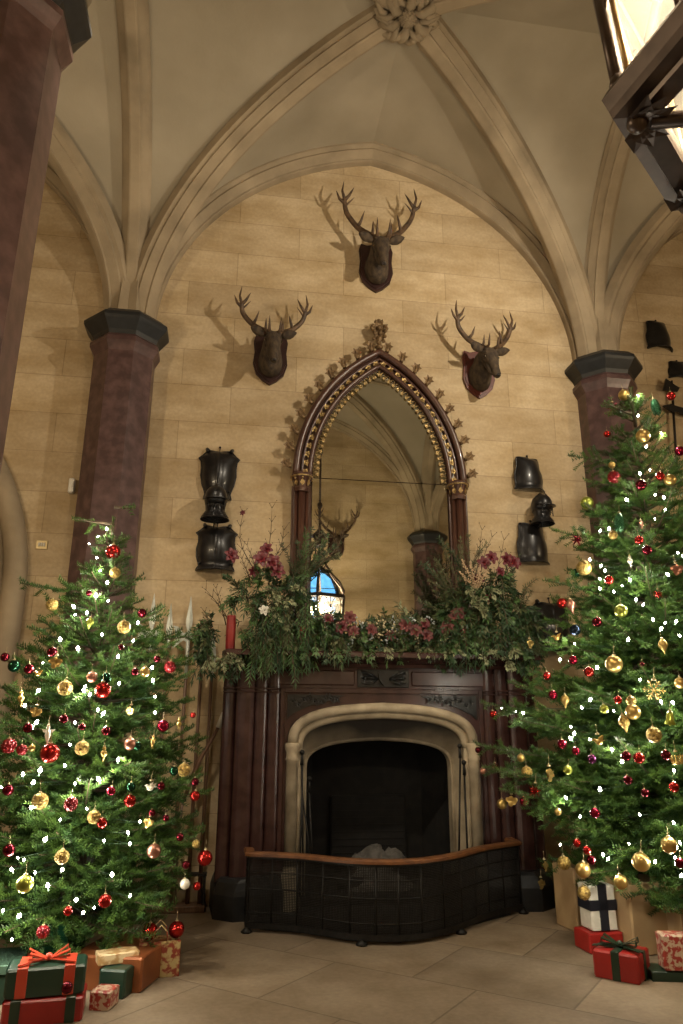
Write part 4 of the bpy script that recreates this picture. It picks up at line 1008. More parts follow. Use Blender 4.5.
# ================================================================ CHRISTMAS TREES
def make_tree(name, ax, ay, prof, H, z0, seed, label, levels, spikes=(), needle_step=.0170):
    """prof: (z, radius) table; spikes: explicit branch end points (x,y,z)"""
    R_ = random.Random(seed); zs = [p[0] for p in prof]; rs = [p[1] for p in prof]
    rt = root(name, (ax, ay, 0), label, 'Christmas tree', 'decorated Christmas trees')
    segs = []     # (p0, p1) twig segments carrying needles with "up" vector
    wood = MB()
    def limb(p, d, L, e0, curve, level, width=1.0):
        """one flat spray"""
        n = max(3, int(L/.062)); pts = []; dh = Vector((d.x, d.y, 0)).normalized()
        for i in range(n+1):
            s = i/n; pts.append(p+dh*(s*L)+Vector((0,0,(e0*s+curve*s*s)*L)))
        if level == 0: wood.tube(pts, [max(.004,.016*(1-s/(n+1))) for s in range(n+1)], n=5)
        up = Vector((0,0,1))
        for i in range(n):
            if level or i/n > .22: segs.append((pts[i], pts[i+1]))
        if level < 2:
            step = 1 if level == 0 else 1
            for i in range(1 if level else int(n*.2)+1, n, step):
                s = i/n
                l2 = (L*(1-s)*.52+.07)*R_.uniform(.75,1.15)*width if level == 0 else (L*(1-s)*.5+.03)*R_.uniform(.7,1.1)
                l2 = min(l2, .50)
                if l2 < .05: continue
                for sg in (-1, 1):
                    if level == 0 and R_.random() < .26: continue
                    if level == 1 and (L < .17 or R_.random() < .48): continue
                    a = sg*R_.uniform(.72,1.0); c_, s_ = math.cos(a), math.sin(a)
                    d2 = Vector((dh.x*c_-dh.y*s_, dh.x*s_+dh.y*c_, 0))
                    t = (pts[min(i+1,n)]-pts[i-1]).normalized()
                    limb(pts[i], d2, l2, t.z*.5+R_.uniform(-.50,.22), R_.uniform(-.25,.45), level+1)
    z = z0; k = 0
    while z < H-.12:
        t = (z-z0)/(H-z0); r = float(np.interp(z, zs, rs)); n = int(round((11-5.5*t))); ph = R_.random()*6.28
        for j in range(n):
            a = ph+2*PI*j/n+R_.uniform(-.2,.2); rr = r*R_.uniform(.74,1.08)
            if math.sin(a) > .1: rr = min(rr, (-.62-ay)/math.sin(a))
            if rr < .06: continue
            e = -.10+.55*t+R_.uniform(-.22,.22); e0 = e-.12; cv = .18+.1*t
            zb = z-rr*(e0+cv)*.85+R_.uniform(-.09,.09)
            zb = max(zb, .22)
            limb(Vector((ax,ay,zb)), Vector((math.cos(a), math.sin(a), 0)), rr, e0, cv, 0)
        z += levels*(1.0-.35*t); k += 1
    for e in spikes:
        q = Vector(e); d = q-Vector((ax,ay,q.z)); L = d.length; limb(Vector((ax,ay,max(.25,q.z-.10*L))), d, L, .02, .08, 0, .85)
    # leader
    limb(Vector((ax,ay,H-.5)), Vector((.001,0,0)), .01, 0, 0, 2)
    segs.append((Vector((ax,ay,H-.42)), Vector((ax,ay,H-.18)))); segs.append((Vector((ax,ay,H-.18)), Vector((ax+.01,ay,H))))
    tr = MB(); tr.tube([(ax,ay,.12),(ax,ay,H*.5),(ax,ay,H)], [.065,.04,.006], n=9); part('trunk', tr, M['bark'], rt)
    part('branches', wood, M['bark'], rt)
    st = MB(); st.lathe([(.20,0),(.20,.03),(.16,.06),(.11,.10),(.10,.22),(.075,.24)], 14, (ax,ay,0)); part('tree_stand', st, M['iron'], rt)
    # needles as numpy arrays
    rg = np.random.default_rng(seed); P0 = []; D = []; 
    for a, b in segs:
        L = (b-a).length; m = max(1, int(L/needle_step)); 
        for i in range(m): P0.append(a+(b-a)*((i+.5)/m)); D.append((b-a).normalized())
    P0 = np.array([tuple(p) for p in P0]); D = np.array([tuple(d) for d in D]); N_ = len(P0)
    upv = np.tile([0,0,1.0], (N_,1)); S = np.cross(D, upv); nn = np.linalg.norm(S, axis=1, keepdims=True); S = np.where(nn > 1e-3, S/np.maximum(nn,1e-6), [1,0,0]); U = np.cross(S, D)
    allv = []
    for ang in (-.2, .45, 1.1, PI-1.1, PI-.45, PI+.2):      # sides and upper rows, brushed forward
        a = ang+rg.uniform(-.35,.35,(N_,1)); rad = S*np.cos(a)+U*np.sin(a)
        ln = rg.uniform(.026,.042,(N_,1)); tip = P0+(rad*.85+D*.55)*ln
        wv = D*.0058
        allv.append(np.stack([P0-wv, P0+wv, tip], axis=1))
    V = np.concatenate(allv).reshape(-1,3)-np.array([ax,ay,0]); F = len(V)//3
    me = bpy.data.meshes.new('needles'); me.vertices.add(len(V)); me.vertices.foreach_set('co', V.ravel().astype(np.float32))
    me.loops.add(F*3); me.loops.foreach_set('vertex_index', np.arange(F*3, dtype=np.int32))
    me.polygons.add(F); me.polygons.foreach_set('loop_start', np.arange(0,F*3,3,dtype=np.int32)); me.polygons.foreach_set('loop_total', np.full(F,3,dtype=np.int32))
    me.materials.append(M['needle']); me.update(calc_edges=True); 
    o = bpy.data.objects.new('needles', me); col.objects.link(o); o.parent = rt
    print(name, 'needles', F)
    return rt
TLA = (-2.62, -1.75); TLP = [(.2,.62),(.45,.88),(.8,.98),(1.3,.92),(1.8,.82),(2.2,.72),(2.5,.50),(2.8,.28),(3.1,.14),(3.35,.03)]
TRA = (2.32, -1.75); TRP = [(.2,.85),(.5,1.22),(1.0,1.42),(1.6,1.42),(2.2,1.18),(2.8,.95),(3.3,.74),(3.8,.54),(4.3,.36),(4.7,.20),(5.0,.03)]
make_tree('fir_tree', *TLA, TLP, 3.36, .34, 11, 'smaller lit Christmas fir on the left, with a plain red ball near its tip', .150,
    spikes=[tuple(at(*q, Y=y)) for q, y in (((214,790),-1.7),((20,583),-1.75),((200,635),-1.75),((195,700),-1.6),((205,828),-1.8),((176,905),-2.0),((2,660),-1.75),((135,508),-1.7),((72,518),-1.75))])
make_tree('fir_tree', *TRA, TRP, 4.98, .50, 23, 'larger lit Christmas fir on the right, reaching above the column capital', .165,
    spikes=[tuple(at(*q, Y=y)) for q, y in (((481,703),-1.75),((476,745),-1.8),((484,768),-2.0),((568,455),-1.7),((585,480),-1.75),((552,530),-1.8),((600,462),-1.75),((545,580),-1.9),((604,402),-1.9),((540,640),-2.0),((500,790),-2.1),((520,720),-2.1))])

# ---------------------------------------------------------------- lights on the trees
def on_tree(px, py, which, k=1.0):
    ax, ay = TLA if which == 'L' else TRA; prof = TLP if which == 'L' else TRP
    zs = [p[0] for p in prof]; rs = [p[1] for p in prof]
    d = ray(px, py); t0 = (ay-1.6-AC[1])/d[1]; t1 = (ay+.2-AC[1])/d[1]; best = None; bg = 1e9
    for i in range(200):
        p = AC+d*(t0+(t1-t0)*i/199); r = float(np.interp(p[2], zs, rs))*k; g = math.hypot(p[0]-ax, p[1]-ay)-r
        if g <= 0: return p
        if g < bg: bg = g; best = p
    return best
BUL_L = [(89,544),(97,558),(107,529),(98,537),(96,596),(108,601),(74,607),(75,615),(73,606),(87,613),(102,635),(78,649),(43,663),(118,657),(138,623),(133,641),(152,668),(153,681),(119,684),(85,687),(90,695),(38,691),(155,697),(84,691),(36,723),(75,723),(103,714),(98,710),(65,766),(75,784),(33,783),(1,787),(99,780),(31,808),(87,809),(140,822),(128,833),(104,841),(130,844),(35,873),(62,870),(18,858),(24,860),(3,911),(19,916),(83,913),(94,908),(130,896),(48,886),(76,900),(23,775),(40,771),(155,713),(100,571),(107,583),(60,640),(12,870),(25,706),(70,745),(118,760),(60,820),(112,875),(45,840),(12,940)]
BUL_R = [(638,396),(638,416),(661,433),(646,447),(650,470),(640,474),(655,495),(664,498),(665,510),(655,519),(609,529),(600,531),(678,553),(683,556),(601,566),(605,571),(600,579),(600,589),(630,580),(622,586),(636,600),(643,605),(614,592),(575,644),(628,640),(665,623),(676,622),(653,620),(661,629),(680,636),(597,668),(661,702),(673,703),(582,708),(614,711),(571,727),(574,734),(571,739),(612,750),(674,771),(622,762),(566,798),(580,817),(674,823),(629,844),(603,855),(608,859),(680,843),(655,862),(675,858),(681,876),(516,712),(523,713),(502,708),(590,560),(640,540),(668,575),(560,660),(600,620),(640,680),(590,740),(650,740),(600,790),(640,815),(560,845),(590,700),(627,500),(672,480)]
M['bulb'] = nmat('bulb_glow', (1,.95,.82), rough=.3, emit=(1,.93,.78), estr=55)
M['cable'] = nmat('green_cable', (.01,.03,.012), rough=.5)
def lights(lst, which, label, en):
    ax, ay = TLA if which == 'L' else TRA
    pos = sorted([(on_tree(px, py, which, 1.0)) for px, py in lst], key=lambda p: -p[2])
    rt = root('fairy_lights', (ax, ay, 0), label, 'fairy lights', 'strings of warm white fairy lights')
    c = MB(); path = []
    for i in range(len(pos)-1):
        a, b = Vector(pos[i]), Vector(pos[i+1]); m = (a+b)/2; q = Vector((ax,ay,m.z)); m = q+(m-q)*.45-Vector((0,0,.02))
        path += [a, a*.6+m*.4, m, m*.4+b*.6]
    path.append(Vector(pos[-1])); c.tube(path, .0016, n=4, caps=False); part('cable', c, M['cable'], rt)
    b = MB(); b.lathe([(.003,-.010),(.0095,-.004),(.011,.004),(.0075,.013),(.001,.022)], 8, (0,0,0)); s = MB(); s.lathe([(.006,-.028),(.006,-.010)], 6, (0,0,0))
    bm, sm_ = b.mesh('bulb', M['bulb']), s.mesh('bulb_socket', M['cable'])
    for i, p in enumerate(pos):
        o = bpy.data.objects.new('bulb', bm); col.objects.link(o); o.parent = rt; o.location = (p[0]-ax, p[1]-ay, p[2])
        o.rotation_euler = (rnd.uniform(-.6,.6), rnd.uniform(-.6,.6), 0)
        s_ = rnd.uniform(.5,1.1); o.scale = (s_,s_,s_)
        o2 = bpy.data.objects.new('bulb_socket', sm_); col.objects.link(o2); o2.parent = o
        if i % 2 == 0:
            ld = bpy.data.lights.new('bulb_light', 'POINT'); ld.energy = en; ld.color = (1,.93,.76); ld.shadow_soft_size = .02
            lo = bpy.data.objects.new('bulb_light', ld); col.objects.link(lo); q = Vector(p); d = Vector((q.x-ax, q.y-ay, 0)).normalized()
            lo.location = q+d*.03+Vector((0,0,-.03))
lights(BUL_L, 'L', 'string of small white lights wound through the left fir', TREE_LIGHT)
lights(BUL_R, 'R', 'string of small white lights wound through the right fir', TREE_LIGHT)

# ---------------------------------------------------------------- baubles
def gm_(name, c, rough=.12, metal=.85, **k): return nmat(name, c, rough=rough, metal=metal, **k)
B = {'red': gm_('red_ball', (.36,.018,.014), .22), 'dark': gm_('dark_red_ball', (.10,.005,.012), .16), 'crim': gm_('crimson_ball', (.24,.008,.030), .18), 'gold': gm_('gold_ball', (.52,.36,.12), .30),
     'glit': nmat('gold_glitter', (.60,.43,.13), (.20,.13,.04), rough=.35, metal=.7, scale=60, bump=1.0, bscale=120), 'green': gm_('green_ball', (.012,.06,.03), .1), 'lime': gm_('yellow_green_ball', (.34,.38,.07), .3),
     'pink': gm_('rose_gold_ball', (.42,.20,.14), .3), 'clear': nmat('clear_ornament', (.85,.82,.70), rough=.12, metal=.3, spec=.8), 'berry': nmat('berry_red', (.26,.012,.016), (.12,.006,.01), rough=.2, scale=40, metal=.4),
     'purple': gm_('purple_ball', (.10,.015,.07), .12), 'cone': nmat('green_cone', (.06,.20,.09), (.03,.11,.05), rough=.3, metal=.3, scale=40), 'blue': gm_('dark_blue_ball', (.02,.035,.06), .1)}
WORD = {'red': 'bright red', 'dark': 'dark red', 'crim': 'crimson', 'gold': 'plain gold', 'glit': 'patterned gold', 'green': 'dark green', 'lime': 'yellow green', 'pink': 'rose gold', 'clear': 'clear glass', 'berry': 'red beaded', 'purple': 'purple', 'cone': 'green', 'blue': 'dark blue'}
def cap_mesh(r):
    m = MB(); m.lathe([(r*.22,r*.93),(r*.23,r*1.10),(r*.15,r*1.14)], 8); m.tube([(0,0,r*1.12),(r*.09,0,r*1.25),(0,0,r*1.36),(-r*.09,0,r*1.25),(0,0,r*1.12)], r*.03, n=4)
    m.tube([(0,0,r*1.3),(0,0,r*2.3)], max(.0012,r*.02), n=4); return m
def shape(kind, colr, r):
    m = MB()
    if kind == 'ball':
        m.ball((0,0,0), r, 20)
        if colr == 'glit':
            for a in range(5):
                z = r*(-.72+.36*a); q = math.sqrt(max(0,r*r-z*z)); m.tube([(q*math.cos(t*PI/9), q*math.sin(t*PI/9), z+r*.05*math.sin(t*2)) for t in range(19)], r*.045, n=4)
        if colr == 'berry':
            for i in range(46):
                z = 1-2*(i+.5)/46; a = i*2.4; q = math.sqrt(1-z*z); m.ball((r*.92*q*math.cos(a), r*.92*q*math.sin(a), r*.92*z), r*.19, 6)
    elif kind == 'drop': m.lathe([(0,-1.55*r),(.12*r,-1.3*r),(.30*r,-.9*r),(.72*r,-.3*r),(.80*r,.1*r),(.62*r,.55*r),(.25*r,.9*r),(.15*r,1.0*r)], 14)
    elif kind == 'finial': m.lathe([(0,-1.8*r),(.10*r,-1.4*r),(.22*r,-1.1*r),(.12*r,-.95*r),(.45*r,-.6*r),(.62*r,-.2*r),(.45*r,.15*r),(.14*r,.3*r),(.34*r,.5*r),(.34*r,.75*r),(.12*r,.95*r),(.10*r,1.1*r)], 12)
    elif kind == 'star':
        for i in range(16):
            z = 1-2*(i+.5)/16; a = i*2.4; q = math.sqrt(1-z*z); m.tube([(0,0,0),(r*q*math.cos(a), r*q*math.sin(a), r*z)], [r*.13,.0008], n=5)
        m.ball((0,0,0), r*.22, 8)
    elif kind == 'cone':
        m.lathe([(0,-1.5*r),(.35*r,-1.2*r),(.55*r,-.4*r),(.5*r,.4*r),(.25*r,.95*r)], 10)
        for i in range(70):
            t = i/70; z = (-1.4+2.3*t)*r; q = (.35+.35*math.sin(PI*min(1,t*.9+.12)))*r; a = i*2.4; m.leaf((q*.6*math.cos(a), q*.6*math.sin(a), z+.1*r), (math.cos(a), math.sin(a), -.9), (0,0,1), r*.55, r*.5)
    elif kind == 'flake':
        for k in range(6):
            a = k*PI/3; d = (math.cos(a), 0, math.sin(a)); m.tube([(0,0,0), tuple(r*c for c in d)], [r*.07,r*.04], n=5)
            for t in (.4,.7):
                for s in (-1,1): b = a+s*.9; p0 = tuple(r*t*c for c in d); m.tube([p0, (p0[0]+r*.32*math.cos(b), 0, p0[2]+r*.32*math.sin(b))], [r*.05,r*.03], n=4)
            m.ball(tuple(r*c for c in d), r*.09, 6)
        m.ball((0,0,0), r*.16, 8)
    elif kind == 'bird':
        m.ball((0,0,0), r*.5, 12, sz=.8); m.tube([(-r*.2,0,.05*r),(-r*.55,0,.35*r),(-r*.7,0,.35*r)], [r*.25,r*.2,r*.12], n=8); m.tube([(-r*.7,0,.35*r),(-r*.95,0,.28*r)], [r*.08,.001], n=5)
        for s in (-1,1): m.leaf((0,s*r*.2,.1*r), (.8,s*.5,.8), (0,s,0), r*1.0, r*.55)
        m.leaf((r*.3,0,0), (1,0,.35), (0,0,1), r*.9, r*.5)
    elif kind == 'bell': m.lathe([(0,.95*r),(.30*r,.9*r),(.45*r,.5*r),(.55*r,-.3*r),(.85*r,-.9*r),(.80*r,-.92*r)], 14); m.ball((0,0,-.95*r), r*.18, 8)
    elif kind == 'crown':
        m.lathe([(.55*r,-.5*r),(.62*r,-.45*r),(.60*r,-.2*r),(.55*r,-.2*r)], 14)
        for k in range(8): a = k*PI/4; m.tube([(.58*r*math.cos(a),.58*r*math.sin(a),-.3*r),(.85*r*math.cos(a),.85*r*math.sin(a),.4*r)], [r*.13,r*.05], n=5); m.ball((.85*r*math.cos(a),.85*r*math.sin(a),.45*r), r*.14, 6)
    elif kind == 'figure':
        m.lathe([(.05*r,-1.5*r),(.20*r,-1.1*r),(.42*r,-.3*r),(.35*r,.2*r),(.18*r,.5*r),(.26*r,.8*r),(.16*r,1.1*r),(.02*r,1.25*r)], 10)
        for s in (-1,1): m.leaf((s*.15*r,0,.1*r), (s,.2,.55), (0,-1,0), r*.9, r*.5)
    elif kind == 'rose':
        for k in range(10): a = k*2.4; t = .3+.07*k; m.petal((0,0,0), (math.cos(a), -.2, math.sin(a)), (0,-1,0), r*t*1.05, r*.75)
    return m
KN = {'ball': 'bauble', 'drop': 'drop_ornament', 'finial': 'finial_ornament', 'star': 'star_ornament', 'cone': 'pinecone_ornament', 'flake': 'snowflake_ornament', 'bird': 'bird_ornament', 'bell': 'bell_ornament', 'crown': 'crown_ornament', 'figure': 'figure_ornament', 'rose': 'rose_ornament'}
KW = {'ball': 'ball', 'drop': 'drop ornament', 'finial': 'spindle ornament', 'star': 'spiky star', 'cone': 'cone ornament', 'flake': 'snowflake', 'bird': 'bird ornament', 'bell': 'bell', 'crown': 'crown ornament', 'figure': 'winged ornament', 'rose': 'rose ornament'}
OL = [(113,552,'ball','red',15),(115,573,'ball','glit',11),(52,605,'ball','glit',12),(90,622,'drop','lime',10),(142,613,'ball','dark',9),(124,627,'ball','glit',13),(121,647,'ball','dark',6),(89,593,'ball','dark',6),(52,652,'ball','dark',10),(56,663,'rose','gold',15),
(5,657,'ball','dark',9),(14,666,'ball','green',12),(29,669,'ball','dark',10),(38,674,'bird','gold',11),(65,688,'ball','glit',15),(92,677,'ball','pink',11),(103,690,'ball','red',16),(21,697,'finial','gold',12),(36,712,'rose','gold',13),
(157,659,'ball','dark',7),(170,667,'ball','berry',11),(135,672,'ball','dark',8),(145,672,'ball','gold',10),(106,678,'ball','green',11),(64,719,'ball','dark',9),(82,727,'ball','dark',7),(28,728,'ball','dark',10),(48,733,'figure','clear',14),
(9,746,'ball','berry',14),(22,750,'ball','berry',10),(32,748,'ball','gold',7),(50,753,'ball','red',19),(82,748,'ball','glit',14),(104,752,'finial','gold',11),(106,731,'ball','dark',9),(130,744,'ball','pink',12),(137,746,'ball','green',9),
(163,726,'ball','crim',12),(179,723,'finial','gold',9),(193,715,'ball','red',6),(131,711,'rose','gold',12),(153,741,'figure','gold',10),(8,790,'ball','dark',11),(40,801,'ball','glit',16),(71,804,'ball','berry',13),(111,791,'ball','crim',9),(131,787,'ball','green',9),
(184,770,'ball','glit',13),(174,771,'ball','green',9),(195,782,'ball','dark',8),(195,796,'ball','red',10),(161,786,'ball','dark',8),(150,788,'bird','clear',14),(130,801,'ball','red',12),(94,817,'ball','glit',13),(102,823,'ball','red',10),(149,823,'rose','gold',12),(152,813,'ball','dark',7),(166,818,'ball','dark',7),
(180,837,'ball','dark',8),(196,844,'ball','glit',8),(205,858,'ball','red',15),(154,851,'ball','pink',14),(186,865,'ball','dark',8),(185,884,'ball','clear',10),(197,886,'ball','red',8),(9,850,'ball','dark',12),(62,857,'ball','glit',14),(25,884,'ball','lime',17),(105,901,'ball','red',13),(68,911,'ball','red',9),(43,932,'ball','berry',12)]
OR = [(624,395,'ball','gold',11),(613,408,'star','crim',13),(607,434,'ball','red',7),(671,396,'ball','red',9),(655,405,'cone','cone',13),(643,436,'ball','gold',14),(680,451,'ball','crim',10),(614,477,'ball','berry',12),(660,476,'ball','red',9),(670,480,'ball','gold',12),(641,485,'ball','dark',11),(612,465,'ball','gold',7),
(619,520,'cone','cone',14),(587,503,'ball','lime',13),(577,540,'star','crim',15),(584,568,'ball','glit',15),(576,573,'ball','green',9),(641,525,'rose','pink',10),(639,540,'ball','red',9),(647,550,'ball','dark',10),(613,535,'ball','glit',9),(630,560,'finial','clear',9),(677,570,'rose','pink',14),(609,580,'ball','red',9),
(658,594,'star','red',10),(621,611,'ball','lime',13),(571,605,'drop','pink',12),(562,603,'ball','red',10),(597,622,'ball','dark',10),(575,630,'ball','blue',11),(530,644,'rose','gold',11),(557,638,'bird','gold',12),(614,664,'ball','gold',17),(573,660,'ball','crim',9),(589,672,'ball','red',10),(663,645,'drop','gold',12),
(642,664,'star','dark',8),(547,676,'ball','red',8),(553,695,'ball','crim',9),(565,700,'drop','gold',11),(618,700,'ball','red',8),(604,709,'ball','lime',9),(631,701,'ball','glit',10),(633,712,'ball','gold',15),(624,722,'drop','glit',14),(654,690,'flake','gold',20),(680,683,'ball','gold',11),(670,718,'bell','lime',14),(654,735,'ball','glit',15),
(493,714,'ball','red',7),(478,750,'ball','dark',6),(495,767,'ball','dark',8),(483,771,'ball','pink',7),(521,758,'ball','gold',8),(527,772,'ball','glit',11),(562,744,'ball','crim',9),(576,751,'ball','crim',8),(568,770,'ball','lime',9),(599,742,'bird','gold',15),(549,775,'rose','gold',17),(592,759,'ball','purple',9),(626,756,'ball','dark',10),(639,758,'ball','red',11),(666,755,'ball','dark',10),
(677,760,'crown','gold',16),(628,780,'ball','dark',9),(645,793,'ball','dark',8),(674,787,'ball','red',10),(535,791,'star','red',15),(524,801,'ball','crim',9),(512,801,'rose','gold',13),(502,804,'ball','gold',10),(595,813,'ball','crim',10),(577,843,'ball','red',8),(587,850,'ball','red',8),(591,860,'ball','dark',9),(558,812,'ball','gold',7),
(545,866,'rose','gold',12),(564,863,'ball','glit',13),(583,870,'ball','gold',15),(541,884,'rose','gold',12),(584,893,'ball','glit',13),(621,882,'ball','gold',14),(641,862,'ball','gold',18),(669,845,'ball','gold',16),(680,863,'ball','dark',10)]
ORD = ['topmost','second highest','third highest','fourth highest','fifth highest','sixth highest','seventh highest','eighth highest','ninth highest','tenth highest','eleventh highest','twelfth highest','thirteenth highest','fourteenth highest','fifteenth highest','sixteenth highest','seventeenth highest','eighteenth highest','nineteenth highest','twentieth highest','twenty first highest','twenty second highest','twenty third highest','twenty fourth highest','twenty fifth highest']
proto = {}
def hang(lst, which):
    side = 'left' if which == 'L' else 'right'
    by = {}
    for i, e in enumerate(lst): by.setdefault((e[2], e[3]), []).append(i)
    rank = {}
    for k, v in by.items():
        v.sort(key=lambda i: lst[i][1])
        for j, i in enumerate(v): rank[i] = (j, len(v))
    x0, x1 = min(e[0] for e in lst), max(e[0] for e in lst)
    for i, (px, py, kind, c, sz) in enumerate(lst):
        p = on_tree(px, py, which, 1.06)
        r = px_size(p, sz)/2*1.0
        if kind in ('drop','finial','figure'): r *= 1.0
        key = (kind, c)
        if key not in proto: proto[key] = (shape(kind, c, .05).mesh(KN[kind], B[c]), None)
        me = proto[key][0]
        rt = bpy.data.objects.new(KN[kind], me); col.objects.link(rt)
        rt.location = p; s = r/.05; rt.scale = (s, s, s); rt.rotation_euler = (rnd.uniform(-.12,.12), rnd.uniform(-.12,.12), rnd.uniform(-.7,.7))
        if 'cap' not in proto: proto['cap'] = cap_mesh(.05).mesh('cap', M['brass'])
        cp = bpy.data.objects.new('cap', proto['cap']); col.objects.link(cp); cp.parent = rt; cp['label'] = 'gilt cap and hanging loop'
        j, n = rank[i]
        f = (px-x0)/(x1-x0); side_w = 'at the left edge' if f < .15 else 'left of the middle' if f < .42 else 'near the middle' if f < .6 else 'right of the middle' if f < .85 else 'at the right edge'
        nm = f"{WORD[c]} {KW[kind]}"
        szw = 'large' if sz >= 15 else ('small' if sz <= 9 else '')
        if n == 1: lab = f"{nm} {side_w}, the only {KW[kind].split()[0]} so coloured on the {side} fir".strip()
        else: lab = f"{('lowest' if j == n-1 else ORD[j])} {nm} on the {side} fir, {side_w.replace('left of the middle','left of middle').replace('right of the middle','right of middle')}"
        if len(lab.split()) > 16: lab = lab.replace(' on the ', ' on ')
        tag(rt, lab, 'ornament' if kind != 'ball' else 'bauble', f'ornaments on the {side} fir')
hang(OL, 'L'); hang(OR, 'R')
# ================================================================ GIFTS
def wrap(name, c1, c2=None, **k): return nmat(name, c1, c2, rough=k.pop('rough', .35), **k)
W = {'red': wrap('red_wrap', (.34,.016,.013), (.26,.012,.010), scale=4), 'dgreen': wrap('dark_green_wrap', (.012,.035,.022), (.018,.045,.028), scale=4), 'kraft': wrap('kraft_paper', (.42,.29,.15), (.34,.22,.11), scale=5, rough=.6),
     'white': wrap('white_wrap', (.72,.70,.62), (.62,.60,.52), scale=20), 'black': wrap('black_ribbon', (.012,.014,.022), rough=.35), 'ribred': wrap('red_ribbon', (.50,.06,.03), rough=.3), 'ribgreen': wrap('green_ribbon', (.010,.028,.014), rough=.3),
     'copper': wrap('copper_wrap', (.30,.10,.035), (.20,.06,.02), scale=6, metal=.35), 'pattern': wrap('patterned_wrap', (.34,.04,.03), (.55,.42,.30), scale=34, contrast=(.46,.54)), 'gpattern': wrap('gold_patterned_wrap', (.40,.24,.10), (.62,.48,.28), scale=20, contrast=(.45,.55)),
     'emerald': wrap('glossy_green_wrap', (.010,.07,.035), rough=.12), 'silver': wrap('glossy_pale_green', (.12,.22,.16), rough=.15, metal=.5), 'redgold': wrap('red_gold_bag', (.22,.035,.02), (.40,.30,.13), scale=30, contrast=(.44,.56))}
def gift(cx, cy, z, w, d, h, rz, wm, label, rib=None, rmat=None, bow=False, rw=.045, name='wrapped_gift', front_cross=False, offx=0.0):
    rt = root(name, (cx,cy,z), label, 'gift', 'gifts under the trees', rz)
    b = MB(); b.box(-w/2, w/2, -d/2, d/2, 0, h, 0, min(.012,h*.08))
    # folded flap seams on the ends
    for s in (-1,1):
        b.add([(-w/2*.98,s*(d/2+.002),h*.02),(0,s*(d/2+.004),h*.45),(w/2*.98,s*(d/2+.002),h*.02)], [(0,1,2)])
        b.add([(s*(w/2+.002),-d/2*.98,h*.98),(s*(w/2+.004),0,h*.5),(s*(w/2+.002),d/2*.98,h*.98)], [(0,1,2)])
    part('box', b, wm, rt, local=True)
    e = .006
    if rib:
        if 'x' in rib:     # ribbon running front to back
            r = MB(); r.box(offx-rw/2, offx+rw/2, -d/2-e, d/2+e, -.0 if z == 0 else 0, h+e, 0, .003); part('ribbon', r, rmat, rt, local=True)
        if 'X' in rib:     # second parallel
            r = MB(); r.box(-offx-rw/2, -offx+rw/2, -d/2-e, d/2+e, 0, h+e, 0, .003); part('ribbon', r, rmat, rt, local=True)
        if 'y' in rib:
            r = MB(); r.box(-w/2-e, w/2+e, -rw/2, rw/2, 0, h+e, 0, .003); part('ribbon', r, rmat, rt, local=True)
        if 'h' in rib:     # horizontal band
            r = MB(); r.box(-w/2-e, w/2+e, -d/2-e, d/2+e, h*.44, h*.44+rw, 0, .003); part('ribbon', r, rmat, rt, local=True)
    if bow:
        r = MB(); bx = offx if 'X' not in rib else 0
        for s in (-1,1):
            for q in (0,1):
                L = []; a0 = q*.9-.3
                for k in range(11):
                    t = k/10*PI; rr = math.sin(t)*.13; hh = .055*math.sin(t)*(1 if k < 5 else .35)
                    L.append((rr*s*math.cos(a0), rr*math.sin(a0)*(1 if s > 0 else -1), hh+.008))
                r.loft([[(x_, y_-.02, h+e+z_), (x_, y_+.02, h+e+z_), (x_, y_+.02, h+e+z_+.003), (x_, y_-.02, h+e+z_+.003)] for x_, y_, z_ in L], caps=True)
            r.loft([[(s*t*.16, -.10*t-.018, h+e+.012-.004*t), (s*t*.16, -.10*t+.018, h+e+.012-.004*t), (s*t*.16, -.10*t+.018, h+e+.015), (s*t*.16, -.10*t-.018, h+e+.015)] for t in (0,.5,1)], caps=True)
        r.ball((0,0,h+e+.02), .024, 8)
        r.v = [(x_+bx, y_, z_) for x_, y_, z_ in r.v]
        part('bow', r, rmat, rt, local=True)
    return rt
# left
gift(-2.56,-2.72, 0,.44,.27,.125, .10, W['red'], 'long red box with dark green ribbons, bottom of the stack at the lower left', 'xX', W['ribgreen'], offx=.15, rw=.055)
gift(-2.57,-2.71,.132,.44,.24,.15, .14, W['dgreen'], 'dark green box with bright red ribbons and bow on top of the red box', 'xX', W['ribred'], True, offx=.13, rw=.06)
gift(-2.20,-2.06, 0,.50,.56,.20, -.30, W['copper'], 'broad copper brown box lying under the left fir', None)
gift(-2.18,-2.34, 0,.18,.28,.16, -.3, W['dgreen'], 'plain dark green box between the copper box and the small spotted one')
gift(-2.22,-2.30,.165,.26,.14,.06, .3, W['gpattern'], 'small crumpled gold patterned parcel on the plain dark green box')
gift(-2.24,-2.60, 0,.13,.15,.10, -.25, W['pattern'], 'tiny red and pink patterned box right of the red and green stack')
gift(-2.70,-2.02, 0,.22,.22,.40, .15, W['emerald'], 'tall glossy emerald box standing behind the stack on the left')
gift(-3.02,-2.30, 0,.42,.40,.16, .1, W['dgreen'], 'green box at the left edge of the photo beneath a pale glossy lid')
gift(-3.02,-2.30,.165,.44,.42,.05, .1, W['silver'], 'flat pale green glossy box on the green one at the left edge')
